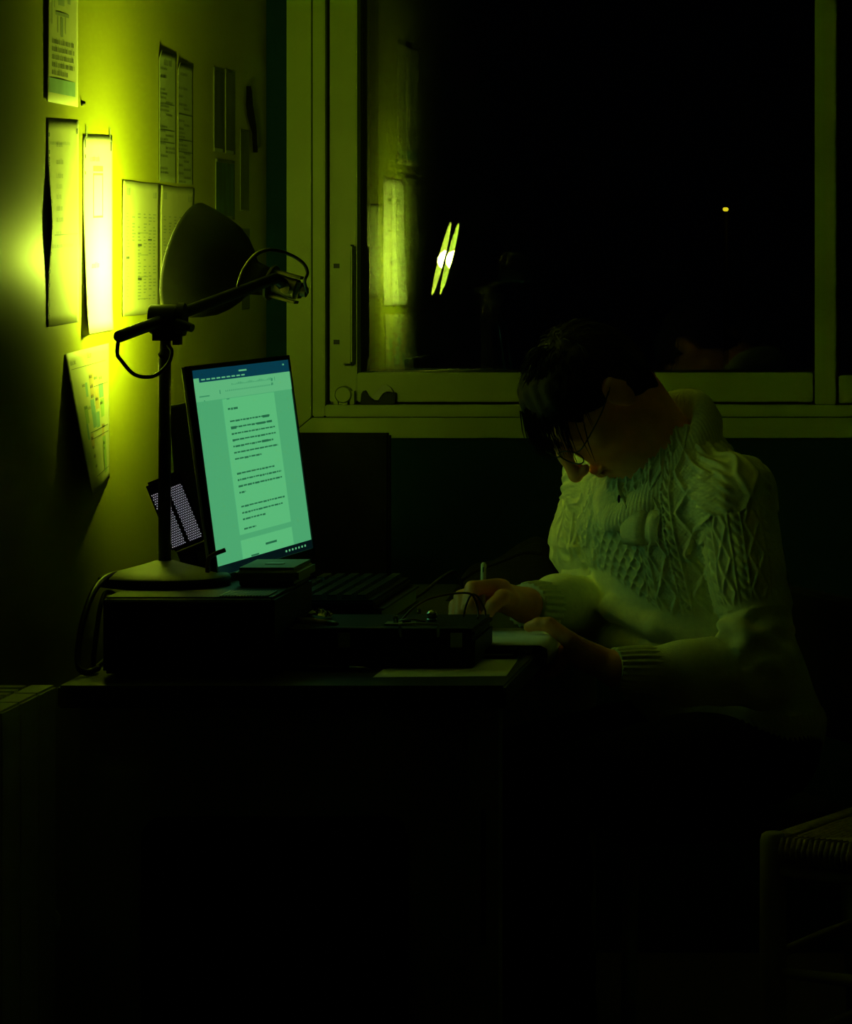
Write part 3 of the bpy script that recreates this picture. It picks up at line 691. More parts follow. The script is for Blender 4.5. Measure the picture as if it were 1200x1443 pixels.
# wires and small parts on the case
zc = DZ+.0555
def wire(pts, r, m, lab, nm='wire'):
    return tag(B().tube(bez(pts, 8), r, 8).build(nm, m, None, True), lab, 'wire')
wire([(-.735, 5.45, zc+.002), (-.72, 5.46, zc+.018), (-.70, 5.475, zc+.030), (-.67, 5.49, zc+.036), (-.645, 5.50, zc+.036), (-.637, 5.505, zc+.026), (-.632, 5.50, zc+.008), (-.632, 5.49, zc+.0015)], .0016, 'wire_red', 'brown wire arching over the hard case towards the hand')
wire([(-.655, 5.515, zc+.0015), (-.65, 5.51, zc+.02), (-.642, 5.505, zc+.034), (-.634, 5.51, zc+.03), (-.627, 5.53, zc+.012), (-.626, 5.54, zc+.0015)], .0014, 'wire_red', 'short brown wire looped at the case corner')
wire([(-.74, 5.44, zc+.0016), (-.72, 5.43, zc+.006), (-.70, 5.44, zc+.0016)], .0014, 'brass', 'short bare wire lying on the hard case')
pc = empty('circuit_board', (-.70, 5.43, zc), 'small circuit board with metal parts on the hard case', 'circuit board')
B().box((-.752, 5.40, zc+.0002), (-.712, 5.435, zc+.0022)).build('board', 'metal', pc)
B().tube([(-.738, 5.415, zc+.0023), (-.738, 5.415, zc+.012)], .004, 10).build('capacitor', 'foil', pc)
B().box((-.728, 5.41, zc+.0023), (-.718, 5.425, zc+.006)).build('chip', 'black', pc)
cn = B().sphere((-.693, 5.46, zc+.0085), .008, 10).tube([(-.693, 5.46, zc+.0005), (-.693, 5.46, zc+.004)], .007, 10)
tag(cn.build('metal_bead', 'foil', None, True), 'small shiny metal bead on the hard case beside the brown wire', 'bead')
# pens and foil left of the case
def pen(a, b_, r, m, lab):
    a, b_ = Vector(a), Vector(b_); e = empty('pen', a, lab, 'pen', 'pens by the hard case'); d = (b_-a)
    B().tube([a, a+d*.75], r, 10).build('barrel', m, e, True); B().tube([a+d*.755, a+d*.93, b_], [r, r*.8, r*.25], 10).build('tip', 'brass', e, True)
pen((-.879, 5.44, DZ+.0555+.0044), (-.812, 5.375, DZ+.0555+.0044), .0042, 'pencil', 'yellowish pen lying across the left end of the hard case')
pen((-.87, 5.322, DZ+.0042), (-.76, 5.31, DZ+.0042), .004, 'black', 'black pen lying in front of the hard case')
fv = []; nn = 9
for j in range(nn):
    for i in range(nn):
        fv.append((-.878+.04*i/nn, 5.50+.03*j/nn, DZ+.0565+abs(rg.gauss(0, .0045))+.006*math.sin(math.pi*i/(nn-1))*math.sin(math.pi*j/(nn-1))))
fo = mesh('crumpled_foil', fv, [(j*nn+i, j*nn+i+1, (j+1)*nn+i+1, (j+1)*nn+i) for j in range(nn-1) for i in range(nn-1)], 'foil')
fo.modifiers.new('thickness', 'SOLIDIFY').thickness = .0006
tag(fo, 'crumpled shiny foil scrap on the back left corner of the hard case', 'foil')
fo.location.z = .001
bgl = B().lathe([(.001, 0), (.012, 0), (.0125, .004), (.011, .02), (.004, .026), (.004, .034), (.001, .034)], 18, frame_T((-.82, 6.06, DZ+.013), (.9, .43, 0)))
tag(bgl.build('small_bottle', 'foil', None, True), 'tiny glinting bottle lying beyond the keyboard', 'bottle')
# notebook the person writes in
nb = empty('notebook', (-.61, 5.67, DZ), 'open notebook with a white page under the writing hand', 'notebook')
NX0, NX1, NY0, NY1, NZ = -.675, -.54, 5.545, 5.80, DZ+.013
B().box((NX0-.002, NY0-.002, DZ+.0005), (-.557, NY1+.002, DZ+.002)).build('cover', 'black', nb)
B().box((NX0, NY0, DZ+.0022), (-.560, NY1, NZ-.0005)).build('page_block', 'paper', nb)
V = []; F = []; nx = 16
for th in (0, .0005):
    for yy in (NY0-.002, NY1):
        for i in range(nx+1):
            t = i/nx; x = NX0+(NX1+.004-NX0)*min(1, t*1.12)
            dz = 0 if t < .80 else -.030*((t-.80)/.20)**1.8
            if t > .893: x -= .004*((t-.893)/.107)
            V.append((x, yy, NZ+dz+th))
n1 = nx+1
for i in range(nx):
    F.append((i, i+n1, i+n1+1, i+1)); F.append((2*n1+i, 2*n1+i+1, 3*n1+i+1, 3*n1+i)); F.append((i, i+1, 2*n1+i+1, 2*n1+i)); F.append((n1+i, 3*n1+i, 3*n1+i+1, n1+i+1))
F += [(0, 2*n1, 3*n1, n1), (nx, n1+nx, 3*n1+nx, 2*n1+nx)]
mesh('writing_page', V, F, 'paper_white', nb, True)
q = []
for k in range(9):
    for a, b_, c, d in words(NX0+.012, -.60, 0, .003, rg): q.append((a, NY1-.03-k*.012+b_, c, NY1-.03-k*.012+d))
V = []; F = []
for a, b_, c, d in q:
    n = len(V); V += [(a, b_, NZ+.0008), (c, b_, NZ+.0008), (c, d, NZ+.0008), (a, d, NZ+.0008)]; F.append((n, n+1, n+2, n+3))
tag(mesh('handwriting', V, F, 'ink_soft', nb), kind='stuff')
ls = mesh('loose_sheet', [(-.745, 5.24, DZ+.0006), (-.566, 5.255, DZ+.0006), (-.575, 5.53, DZ+.0006), (-.612, 5.54, DZ+.0006), (-.745, 5.345, DZ+.0006)], [(0, 1, 2, 3, 4)], 'paper_white')
ls.modifiers.new('thickness', 'SOLIDIFY').thickness = .0004
tag(ls, 'loose white sheet on the desk corner in front of the notebook', 'paper')
phn = empty('pencil_case', (-.60, 5.5, DZ), 'flat dark pencil pouch between the notebook and loose sheet', 'pencil case')
shade_auto(B().box((-.66, 5.475, DZ+.001), (-.572, 5.535, DZ+.013)).build('pouch', 'cloth', phn, bevel=.005, seg=3))
B().box((-.655, 5.473, DZ+.006), (-.58, 5.4748, DZ+.008)).build('zip', 'metal', phn)
# black bag and cables at the far end
bgf = []; nb_ = 22
def bag(u, v):
    x = -.79+.20*u; y = 6.40+.22*v
    e = (max(0, 1-abs(2*u-1)**4)*max(0, 1-abs(2*v-1)**4))
    return (x, y, DZ+.001+e*(.045+.055*u+.010*math.sin(9*u+3*v)+.006*math.sin(17*v+5*u)))
V = [bag(i/nb_, j/nb_) for j in range(nb_+1) for i in range(nb_+1)]
F = [(j*(nb_+1)+i, j*(nb_+1)+i+1, (j+1)*(nb_+1)+i+1, (j+1)*(nb_+1)+i) for j in range(nb_) for i in range(nb_)]
n0 = len(V); V += [(x, y, DZ+.0003) for x, y, z in V]
F += [tuple(n0+i for i in reversed(f)) for f in F]
bgr = empty('black_bag', (-.69, 6.5, DZ), 'slumped black cloth bag on the desk behind the writing hand', 'bag')
mesh('bag_body', V, F, 'cloth', bgr, True)
B().tube(bez([(-.77, 6.41, DZ+.03), (-.74, 6.39, DZ+.05), (-.70, 6.395, DZ+.066), (-.66, 6.40, DZ+.08), (-.63, 6.41, DZ+.078)], 6), .003, 8).build('strap', 'cloth', bgr, True)
wire([(-.88, 6.2, DZ+.0032), (-.82, 6.25, DZ+.02), (-.78, 6.28, DZ+.05), (-.76, 6.3, DZ+.055), (-.75, 6.31, DZ+.02), (-.76, 6.34, DZ+.0032)], .003, 'cable', 'black cable rising in an arc left of the bag')
# thing on the window ledge
bs = empty('bent_strap', (wx(530), DW+.01, z2), 'small black wavy strap lying on the window ledge beside the latch', 'strap')
def ledge_prism(name, pts, y0, y1, m):
    V = [(wx(x), DW+y0, max(wz(y), z2+.0006)) for x, y in pts]+[(wx(x), DW+y1, max(wz(y), z2+.0006)) for x, y in pts]; n = len(pts)
    return B().add(V, [tuple(range(n)), tuple(range(2*n-1, n-1, -1))]+[(i, n+i, n+(i+1) % n, (i+1) % n) for i in range(n)]).build(name, m, bs)
ledge_prism('strap_end', [(507, 569.8), (508.5, 555), (511, 551), (514, 550.5), (518, 558), (526, 564.5), (533, 565.5), (540, 555), (545, 552.5), (551, 554), (557, 553.5), (555, 569.8)], .002, .016, 'black')
ledge_prism('strap_band', [(522, 561), (527, 563.5), (532, 564), (539, 554), (545, 551.5), (553, 552.5), (549, 546), (543, 543), (537, 543), (532, 549), (527, 555)], .008, .019, 'metal')

# ------------------------------------------------------------------ chairs
def chair_dark():
    r = empty('side_chair', (-.335, 6.08, 0), 'black chair with rounded back that the person sits on', 'chair')
    h = Vector((-.92, -.39, 0)).normalized(); l = Vector((-h.y, h.x, 0)); c = Vector((-.345, 6.09, 0))
    T = Matrix(((h.x, l.x, 0, c.x), (h.y, l.y, 0, c.y), (0, 0, 1, 0), (0, 0, 0, 1)))
    shade_auto(B().box((-.2, -.19, .425), (.2, .19, .462), T).build('seat', 'chair', r, bevel=.015, seg=3))
    for sx in (-1, 1):
        for sy in (-1, 1):
            B().tube([T @ Vector((.175*sx, .165*sy, .4245)), T @ Vector((.19*sx, .18*sy, 0))], .012, 10).build('leg', 'metal', r, True)
    n = 9; prof = []
    poly = []
    for i in range(-8, 9): pass
    w_, zt, rr = .175, .785, .045
    poly = [(-w_, .56)]+[(-w_+rr-rr*math.cos(a), zt-rr+rr*math.sin(a)) for a in [k*math.pi/12 for k in range(7)]]+[(w_-rr+rr*math.sin(a), zt-rr+rr*math.cos(a)) for a in [k*math.pi/12 for k in range(7)]]+[(w_, .56)]
    Tb = T @ Matrix.Translation((-.2, 0, 0)) @ Matrix.Rotation(math.pi/2, 4, 'Z') @ Matrix.Rotation(math.pi/2, 4, 'X')
    B().prism(poly, -.014, .014, Tb).build('backrest', 'chair', r, bevel=.006)
    for sy in (-1, 1): B().tube([T @ Vector((-.208, .14*sy, .43)), T @ Vector((-.228, .14*sy, .62))], .011, 10).build('back_post', 'metal', r, True)
chair_dark()
def chair_rush():
    r = empty('rush_chair', (-.06, 5.5, 0), 'wooden chair with woven rush seat at the right edge', 'chair')
    A = Vector((-.2113, 5.45, 0)); e1 = Vector((.81, -.58, 0)).normalized(); e2 = Vector((.38, .92, 0)).normalized()
    C_ = A+e2*.36; Bc = A+e1*.36+e2*.02; Dc = C_+e1*.36-e2*.02
    zt = .51
    for P, top in ((A, zt), (C_, zt), (Bc, .92), (Dc, .92)):
        shade_auto(B().lathe([(.001, 0), (.015, 0), (.0185, .12), (.019, .3), (.0185, top-.012), (.016, top-.003), (.011, top), (.001, top)], 20, Matrix.Translation(P)).build('leg', 'wood', r), .9)
    def rung(P, Q, z, rad_): B().tube([P+Vector((0, 0, z)), (P+Q)/2+Vector((0, 0, z)), Q+Vector((0, 0, z))], [rad_*.75, rad_, rad_*.75], 10).build('rung', 'wood', r, True)
    prs = [(A, C_), (A, Bc), (C_, Dc), (Bc, Dc)]
    for i, (P, Q) in enumerate(prs):
        rung(P, Q, .455+.002*i, .0115); rung(P, Q, .335-.022*i, .0095); rung(P, Q, .20-.02*i, .0095)
    for z in (.62, .72, .82): rung(Bc, Dc, z, .013)
    # rush seat: four woven triangles of cords
    cen = (A+C_+Bc+Dc)/4
    for i, (P, Q) in enumerate(prs):
        b = B(); nco = 22
        d = (Q-P)
        for k in range(nco):
            t = k/(nco-1); s0 = .5*t*.96
            a_ = P.lerp(cen, 2*s0); c_ = Q.lerp(cen, 2*s0)
            in_ = .0
            z = .497-.010*t
            pa = a_+(c_-a_)*.02; pc_ = c_-(c_-a_)*.02
            b.tube([pa+Vector((0, 0, z)), (pa+pc_)/2+Vector((0, 0, z+.002)), pc_+Vector((0, 0, z))], .0062, 6)
        # cords wrapped over the rail
        mid = (P+Q)/2; outw = (mid-cen).normalized()
        for k in range(34):
            t = .06+.88*k/33; p = P.lerp(Q, t)
            b.tube([p+Vector((0, 0, .500))-outw*.02, p+Vector((0, 0, .502))+outw*.006, p+Vector((0, 0, .488))+outw*.0155, p+Vector((0, 0, .472))+outw*.013], .0046, 5)
        o = b.build('woven_quarter', 'rush', r, True)
    B().prism([(p.x, p.y) for p in (A.lerp(cen, .08), Bc.lerp(cen, .08), Dc.lerp(cen, .08), C_.lerp(cen, .08))], .477, .486).build('seat_underside', 'rush', r)
chair_rush()

# ------------------------------------------------------------------ implicit surfaces for the figure
class Field:
    def __init__(s, lo, hi, h):
        s.h = h; s.lo = np.array(lo, dtype=np.float32); s.n = np.ceil((np.array(hi)-np.array(lo))/h).astype(int)+1
        s.F = np.full(tuple(s.n), .2, dtype=np.float32)
        s.ax = [s.lo[i]+np.arange(s.n[i], dtype=np.float32)*h for i in range(3)]
    def sl(s, lo, hi):
        a = np.clip(np.floor((np.array(lo)-s.lo)/s.h).astype(int), 0, s.n); b = np.clip(np.ceil((np.array(hi)-s.lo)/s.h).astype(int)+1, 0, s.n)
        return tuple(slice(a[i], b[i]) for i in range(3))
    def grid(s, S): return s.ax[0][S[0]][:, None, None], s.ax[1][S[1]][None, :, None], s.ax[2][S[2]][None, None, :]
    def merge(s, S, d, k, sub=False):
        f = s.F[S]
        if f.size == 0: return
        if sub:
            d = -d; hh = np.maximum(k-np.abs(f-d), 0)/k; s.F[S] = np.maximum(f, d)+hh*hh*k*.25
        else:
            hh = np.maximum(k-np.abs(f-d), 0)/k; s.F[S] = np.minimum(f, d)-hh*hh*k*.25
    def cap(s, a, b, ra, rb, k=.01, sub=False):
        a = np.array(a, dtype=np.float32); b = np.array(b, dtype=np.float32); m = max(ra, rb)+k+.012
        S = s.sl(np.minimum(a, b)-m, np.maximum(a, b)+m); X, Y, Z = s.grid(S)
        d = b-a; L2 = float(d@d)+1e-12
        t = np.clip(((X-a[0])*d[0]+(Y-a[1])*d[1]+(Z-a[2])*d[2])/L2, 0, 1)
        q = np.sqrt((X-a[0]-t*d[0])**2+(Y-a[1]-t*d[1])**2+(Z-a[2]-t*d[2])**2)-(ra+(rb-ra)*t)
        s.merge(S, q, k, sub)
    def ell(s, c, rad, R=None, k=.01, sub=False):     # R: 3x3 columns = local axes
        c = np.array(c, dtype=np.float32); m = max(rad)+k+.012; S = s.sl(c-m, c+m); X, Y, Z = s.grid(S)
        x, y, z = X-c[0], Y-c[1], Z-c[2]
        if R is None: R = np.eye(3)
        u = x*R[0, 0]+y*R[1, 0]+z*R[2, 0]; v = x*R[0, 1]+y*R[1, 1]+z*R[2, 1]; w_ = x*R[0, 2]+y*R[1, 2]+z*R[2, 2]
        k0 = np.sqrt((u/rad[0])**2+(v/rad[1])**2+(w_/rad[2])**2); k1 = np.sqrt((u/rad[0]**2)**2+(v/rad[1]**2)**2+(w_/rad[2]**2)**2)+1e-9
        s.merge(S, (k0*(k0-1)/k1).astype(np.float32), k, sub)
    def chain(s, pts, rs, k=.006):
        for i in range(len(pts)-1): s.cap(pts[i], pts[i+1], rs[i], rs[i+1], k)
    def loft(s, prof, lat, fwd, k=.02, shrink=0.):     # prof rows: z, half width, half depth, centre x, centre y
        P = np.array(prof, dtype=np.float32); z0, z1 = P[0, 0], P[-1, 0]
        S = s.sl((P[:, 3].min()-.25, P[:, 4].min()-.25, z0-.05), (P[:, 3].max()+.25, P[:, 4].max()+.25, z1+.05)); X, Y, Z = s.grid(S)
        zz = Z[0, 0]; A = np.interp(zz, P[:, 0], P[:, 1])-shrink; Bq = np.interp(zz, P[:, 0], P[:, 2])-shrink
        cx = np.interp(zz, P[:, 0], P[:, 3]); cy = np.interp(zz, P[:, 0], P[:, 4])
        a = (X-cx)*lat[0]+(Y-cy)*lat[1]; b = (X-cx)*fwd[0]+(Y-cy)*fwd[1]
        k0 = np.sqrt((a/A)**2+(b/Bq)**2)+1e-6; k1 = np.sqrt((a/A**2)**2+(b/Bq**2)**2)+1e-6
        d = k0*(k0-1)/k1
        d = np.maximum(d, np.maximum(z0-Z, Z-z1)).astype(np.float32)
        s.merge(S, d, k)
    def net(s):                                       # naive surface nets
        F = s.F; I = F < 0; n = s.n
        c = np.zeros(tuple(n-1), dtype=np.uint8)
        for dx in (0, 1):
            for dy in (0, 1):
                for dz in (0, 1): c += I[dx:n[0]-1+dx, dy:n[1]-1+dy, dz:n[2]-1+dz]
        act = (c > 0) & (c < 8); cells = np.argwhere(act); idx = np.full(tuple(n-1), -1, dtype=np.int32); idx[act] = np.arange(len(cells), dtype=np.int32)
        cor = [(dx, dy, dz) for dx in (0, 1) for dy in (0, 1) for dz in (0, 1)]
        val = {q: F[cells[:, 0]+q[0], cells[:, 1]+q[1], cells[:, 2]+q[2]] for q in cor}
        acc = np.zeros((len(cells), 3)); cnt = np.zeros(len(cells))
        for q in cor:
            for ax in range(3):
                if q[ax]: continue
                r = list(q); r[ax] = 1; r = tuple(r); a, b = val[q], val[r]; m = (a < 0) != (b < 0)
                t = np.where(m, a/np.where(m, a-b, 1), 0); p = np.tile(np.array(q, dtype=float), (len(cells), 1)); p[:, ax] += t
                acc[m] += p[m]; cnt[m] += 1
        V = (cells+acc/cnt[:, None])*s.h+s.lo
        faces = []
        for ax in range(3):
            sl0 = [slice(None)]*3; sl1 = [slice(None)]*3; sl0[ax] = slice(0, -1); sl1[ax] = slice(1, None)
            df = I[tuple(sl0)] != I[tuple(sl1)]; e = np.argwhere(df)
            o1, o2 = [(1, 2), (2, 0), (0, 1)][ax]
            ok = (e[:, o1] > 0) & (e[:, o2] > 0) & (e[:, o1] < n[o1]-1) & (e[:, o2] < n[o2]-1); e = e[ok]
            ins = I[e[:, 0], e[:, 1], e[:, 2]]
            def cid(d1, d2):
                q = e.copy(); q[:, o1] -= d1; q[:, o2] -= d2; return idx[q[:, 0], q[:, 1], q[:, 2]]
            Q = np.stack([cid(1, 1), cid(0, 1), cid(0, 0), cid(1, 0)], 1); Q[~ins] = Q[~ins][:, ::-1]; faces.append(Q)
        return V, np.concatenate(faces)
def np_mesh(name, V, F, m, parent):
    me = bpy.data.meshes.new(name); me.vertices.add(len(V)); me.vertices.foreach_set('co', V.astype(np.float32).ravel())
    me.loops.add(F.size); me.loops.foreach_set('vertex_index', F.astype(np.int32).ravel()); me.polygons.add(len(F))
    me.polygons.foreach_set('loop_start', np.arange(0, F.size, 4, dtype=np.int32)); me.polygons.foreach_set('loop_total', np.full(len(F), 4, dtype=np.int32))
    me.update(calc_edges=True); me.validate()
    return link(name, me, m, parent, True)
def vnorm(V, F):
    a = V[F[:, 2]]-V[F[:, 0]]; b = V[F[:, 3]]-V[F[:, 1]]; fn = np.cross(a, b); N = np.zeros_like(V)
    for i in range(4): 
        for ax in range(3): N[:, ax] += np.bincount(F[:, i], weights=fn[:, ax], minlength=len(V))
    return N/(np.linalg.norm(N, axis=1)[:, None]+1e-12)
def relax(V, F, it=2, lam=.5):
    for _ in range(it):
        S = np.zeros_like(V); c = np.zeros(len(V))
        for i in range(4):
            j = (i+1) % 4
            for a, b in ((F[:, i], F[:, j]), (F[:, j], F[:, i])):
                for ax in range(3): S[:, ax] += np.bincount(a, weights=V[b, ax], minlength=len(V))
                c += np.bincount(a, minlength=len(V))
        V = V+lam*(S/np.maximum(c, 1)[:, None]-V)
    return V

# ------------------------------------------------------------------ pose
v3 = lambda *a: np.array(a, dtype=float)
TF = v3(-.72, -.69, 0); TF /= np.linalg.norm(TF); TL = v3(-TF[1], TF[0], 0)     # torso forward, torso left
TORSO = [(.555, .165, .120, -.300, 6.075), (.60, .178, .132, -.308, 6.066), (.72, .172, .130, -.345, 6.036), (.82, .174, .126, -.365, 6.020), (.90, .176, .120, -.385, 6.010), (.965, .158, .096, -.392, 6.008), (1.02, .112, .066, -.388, 6.010), (1.055, .072, .046, -.386, 6.012)]
SHL, SHR = v3(-.288, 5.885, .955), v3(-.508, 6.13, .965)
ELL, ELR = v3(-.247, 5.835, .695), v3(-.513, 6.12, .762)
WRL, WRR = v3(-.452, 5.705, .712), v3(-.602, 5.862, .792)
HC = v3(-.511, 5.955, 1.106)                                                     # head centre
hd0 = v3(-.87, -.50, 0); hd0 /= np.linalg.norm(hd0); pit = math.radians(60)
HN = hd0*math.cos(pit)+v3(0, 0, -math.sin(pit)); HU = hd0*math.sin(pit)+v3(0, 0, math.cos(pit)); HL = np.cross(HU, HN)
if HL[1] > 0: HL = -HL
HR = np.stack([HL, HN, HU], 1)
def hp_(l, n, u): return HC+HL*l+HN*n+HU*u
HIPL, HIPR = v3(-.245, 6.005, .555), v3(-.365, 6.125, .555)
KNL, KNR = v3(-.555, 5.72, .53), v3(-.69, 5.86, .53)
ANL, ANR = v3(-.53, 5.78, .095), v3(-.64, 5.93, .095)

person = empty('person', (-.33, 6.05, 0), 'person in cream cable-knit sweater and glasses bent over a notebook, writing', 'person')
# ---- body (skin)
f = Field((-.80, 5.55, .02), (-.12, 6.30, 1.26), .003)
f.loft(TORSO[:-1], TL, TF, .02, .022)
f.cap(SHL, SHR, .04, .04, .03)
for S_, E_, W_ in ((SHL, ELL, WRL), (SHR, ELR, WRR)):
    f.cap(S_, E_, .044, .036, .02); f.cap(E_, W_, .036, .024, .015)
for H_, K_, A_ in ((HIPL, KNL, ANL), (HIPR, KNR, ANR)):
    f.cap(H_, K_, .072, .050, .02); f.cap(K_, A_, .047, .032, .02)
f.ell((-.305, 6.065, .56), (.15, .10, .08), np.stack([TL, TF, v3(0, 0, 1)], 1), .02)
# head
f.ell(hp_(0, -.008, .028), (.0735, .086, .076), HR, .02)
f.ell(hp_(0, .022, -.035), (.060, .068, .078), HR, .03)
f.ell(hp_(0, .052, -.082), (.040, .036, .034), HR, .025)
f.cap(hp_(0, .072, -.104), hp_(0, .066, -.104), .017, .017, .02)                 # chin
for s_ in (-1, 1):
    f.cap(hp_(.052*s_, .0, -.07), hp_(.022*s_, .062, -.098), .017, .014, .02)     # jaw line
    f.ell(hp_(.045*s_, .056, -.028), (.020, .022, .02), HR, .02)                  # cheek
f.cap(hp_(-.034, .078, .030), hp_(.034, .078, .030), .016, .016, .02)             # brow
for s_ in (-1, 1): f.ell(hp_(.031*s_, .098, .004), (.017, .016, .012), HR, .012, sub=True)
for s_ in (-1, 1):
    f.ell(hp_(.031*s_, .074, .004), (.0135, .0135, .0125), HR, .004)
    f.cap(hp_(.019*s_, .083, .0085), hp_(.043*s_, .079, .0085), .0045, .004, .004)  # lowered lids
f.chain([hp_(0, .090, .016), hp_(0, .102, -.008), hp_(0, .117, -.036)], [.008, .009, .0105], .010)  # nose
f.ell(hp_(0, .119, -.040), (.011, .009, .009), HR, .008)
for s_ in (-1, 1): f.ell(hp_(.011*s_, .106, -.043), (.008, .010, .007), HR, .006)
f.ell(hp_(0, .094, -.064), (.024, .009, .0055), HR, .006); f.ell(hp_(0, .0925, -.0745), (.021, .010, .0065), HR, .006)
f.cap(hp_(-.022, .094, -.069), hp_(.022, .094, -.069), .0022, .0022, .003, sub=True)
for s_ in (-1, 1):                                                                # ears
    f.ell(hp_(.076*s_, -.012, -.006), (.008, .018, .031), HR, .008)
    f.cap(hp_(.083*s_, -.020, .020), hp_(.081*s_, -.028, -.004), .0042, .0042, .004); f.cap(hp_(.083*s_, -.020, .020), hp_(.079*s_, -.002, .018), .0042, .004, .004)
    f.ell(hp_(.088*s_, -.010, -.002), (.006, .009, .015), HR, .004, sub=True)
NB = v3(-.398, 6.0, 1.01)
f.cap(NB, hp_(0, -.035, -.045), .060, .053, .03); f.cap(NB+v3(-.03, -.02, -.02), hp_(0, .0, -.06), .045, .04, .02)
# right hand around the pencil
def finger(p, r, k=.0035): f.chain([v3(*q) for q in p], r, k)
f.cap(WRR, v3(-.632, 5.822, .808), .025, .022, .012)
f.ell((-.648, 5.815, .806), (.028, .036, .017), None, .012)
f.cap((-.632, 5.80, .822), (-.668, 5.838, .800), .0155, .0145, .012)
f.cap((-.612, 5.835, .796), (-.617, 5.798, .806), .0165, .0125, .012)
finger([(-.640, 5.797, .826), (-.672, 5.768, .826), (-.674, 5.751, .801), (-.663, 5.752, .786)], [.0125, .0108, .0095, .0078])
finger([(-.655, 5.806, .822), (-.689, 5.772, .812), (-.688, 5.757, .787), (-.672, 5.758, .776)], [.0122, .0108, .0095, .0080])
finger([(-.665, 5.818, .814), (-.699, 5.787, .798), (-.700, 5.772, .780), (-.683, 5.770, .7735)], [.0118, .0102, .0090, .0078])
finger([(-.670, 5.833, .803), (-.702, 5.806, .787), (-.703, 5.793, .775), (-.690, 5.789, .7722)], [.0105, .0092, .0082, .0072])
finger([(-.617, 5.800, .806), (-.628, 5.768, .812), (-.640, 5.752, .801), (-.648, 5.752, .787)], [.0132, .0118, .0102, .0082])
# left hand holding the page edge
f.cap(WRL, v3(-.492, 5.708, .728), .025, .021, .012)
f.ell((-.508, 5.722, .730), (.034, .036, .016), np.stack([v3(.94, 0, -.34), v3(0, 1, 0), v3(.34, 0, .94)], 1), .012)
f.cap((-.482, 5.694, .733), (-.520, 5.686, .757), .0160, .0125, .012)
finger([(-.520, 5.686, .757), (-.550, 5.692, .779), (-.566, 5.697, .7795), (-.581, 5.703, .7745)], [.0125, .0110, .0096, .0078])
for i, (y, ln) in enumerate(((5.700, 1.), (5.720, 1.06), (5.740, 1.0), (5.757, .86))):
    finger([(-.522, y, .738), (-.538, y+.002, .716), (-.549, y+.003, .7065), (-.549-.022*ln, y+.003, .7060)], [.0115, .0100, .0092, .0078], .003)
V, F = f.net(); V = relax(V, F, 1, .4); del f
np_mesh('body', V, F, 'skin', person)

# ---- sweater
h = .0021
f = Field((-.68, 5.62, .54), (-.12, 6.28, 1.09), h)
f.loft(TORSO, TL, TF, .02)
f.cap(SHL, SHR, .058, .058, .03)
Ftor = f.F.copy()
# soft folds over the belly
def chest(z, lat, out=0.):
    P = np.array(TORSO); A = np.interp(z, P[:, 0], P[:, 1]); Bq = np.interp(z, P[:, 0], P[:, 2]); c = v3(np.interp(z, P[:, 0], P[:, 3]), np.interp(z, P[:, 0], P[:, 4]), z)
    a = min(.999, abs(lat)/A)*np.sign(lat); return c+TL*a*A+TF*(Bq*math.sqrt(1-a*a)+out)
f.chain([chest(.782, -.11, .006), chest(.776, -.04, .010), chest(.752, .05, .004), chest(.735, .13, -.015)], [.012, .015, .013, .008], .018)
f.chain([chest(.735, -.12, .010), chest(.727, -.05, .014), chest(.708, .04, .006), chest(.695, .12, -.015)], [.013, .017, .014, .008], .018)
f.chain([chest(.688, -.12, .010), chest(.680, -.04, .014), chest(.660, .06, .0)], [.013, .016, .010], .018)
# sleeves
f.chain([SHL, SHL*.55+ELL*.45+v3(.004, -.004, 0), ELL+v3(.008, 0, 0)], [.063, .057, .052], .012)
f.chain([ELL+v3(.006, 0, -.002), ELL*.5+WRL*.5+v3(0, 0, -.004), WRL*.80+ELL*.20], [.053, .046, .033], .018)
f.chain([SHR, SHR*.5+ELR*.5+v3(-.022, -.004, 0), ELR], [.058, .053, .047], .012)
f.chain([ELR, ELR*.5+WRR*.5+v3(.0, 0, .004), WRR*.80+ELR*.20], [.047, .046, .036], .018)
f.chain([ELL+v3(.025, -.045, .045), ELL+v3(-.02, -.05, .062), ELL+v3(-.052, -.03, .075)], [.007, .010, .008], .018); f.chain([ELL+v3(.03, -.05, .01), ELL+v3(-.022, -.055, .033), ELL+v3(-.055, -.04, .05)], [.007, .010, .008], .018); f.chain([ELL+v3(-.02, -.06, -.015), ELL+v3(-.06, -.065, .022), ELL+v3(-.078, -.05, .040)], [.006, .010, .008], .018)
f.chain([ELR+v3(-.052, .0, .045), ELR+v3(-.046, -.035, .050), ELR+v3(-.015, -.052, .058)], [.010, .013, .009], .007); f.chain([ELR+v3(-.050, -.03, .020), ELR+v3(-.042, -.062, .034), ELR+v3(-.004, -.074, .045)], [.010, .014, .009], .007); f.chain([ELR+v3(-.048, -.075, .0), ELR+v3(-.040, -.10, .026), ELR+v3(-.012, -.112, .038)], [.009, .013, .009], .008)
V, F = f.net(); V = relax(V, F, 2, .5); N = vnorm(V, F)
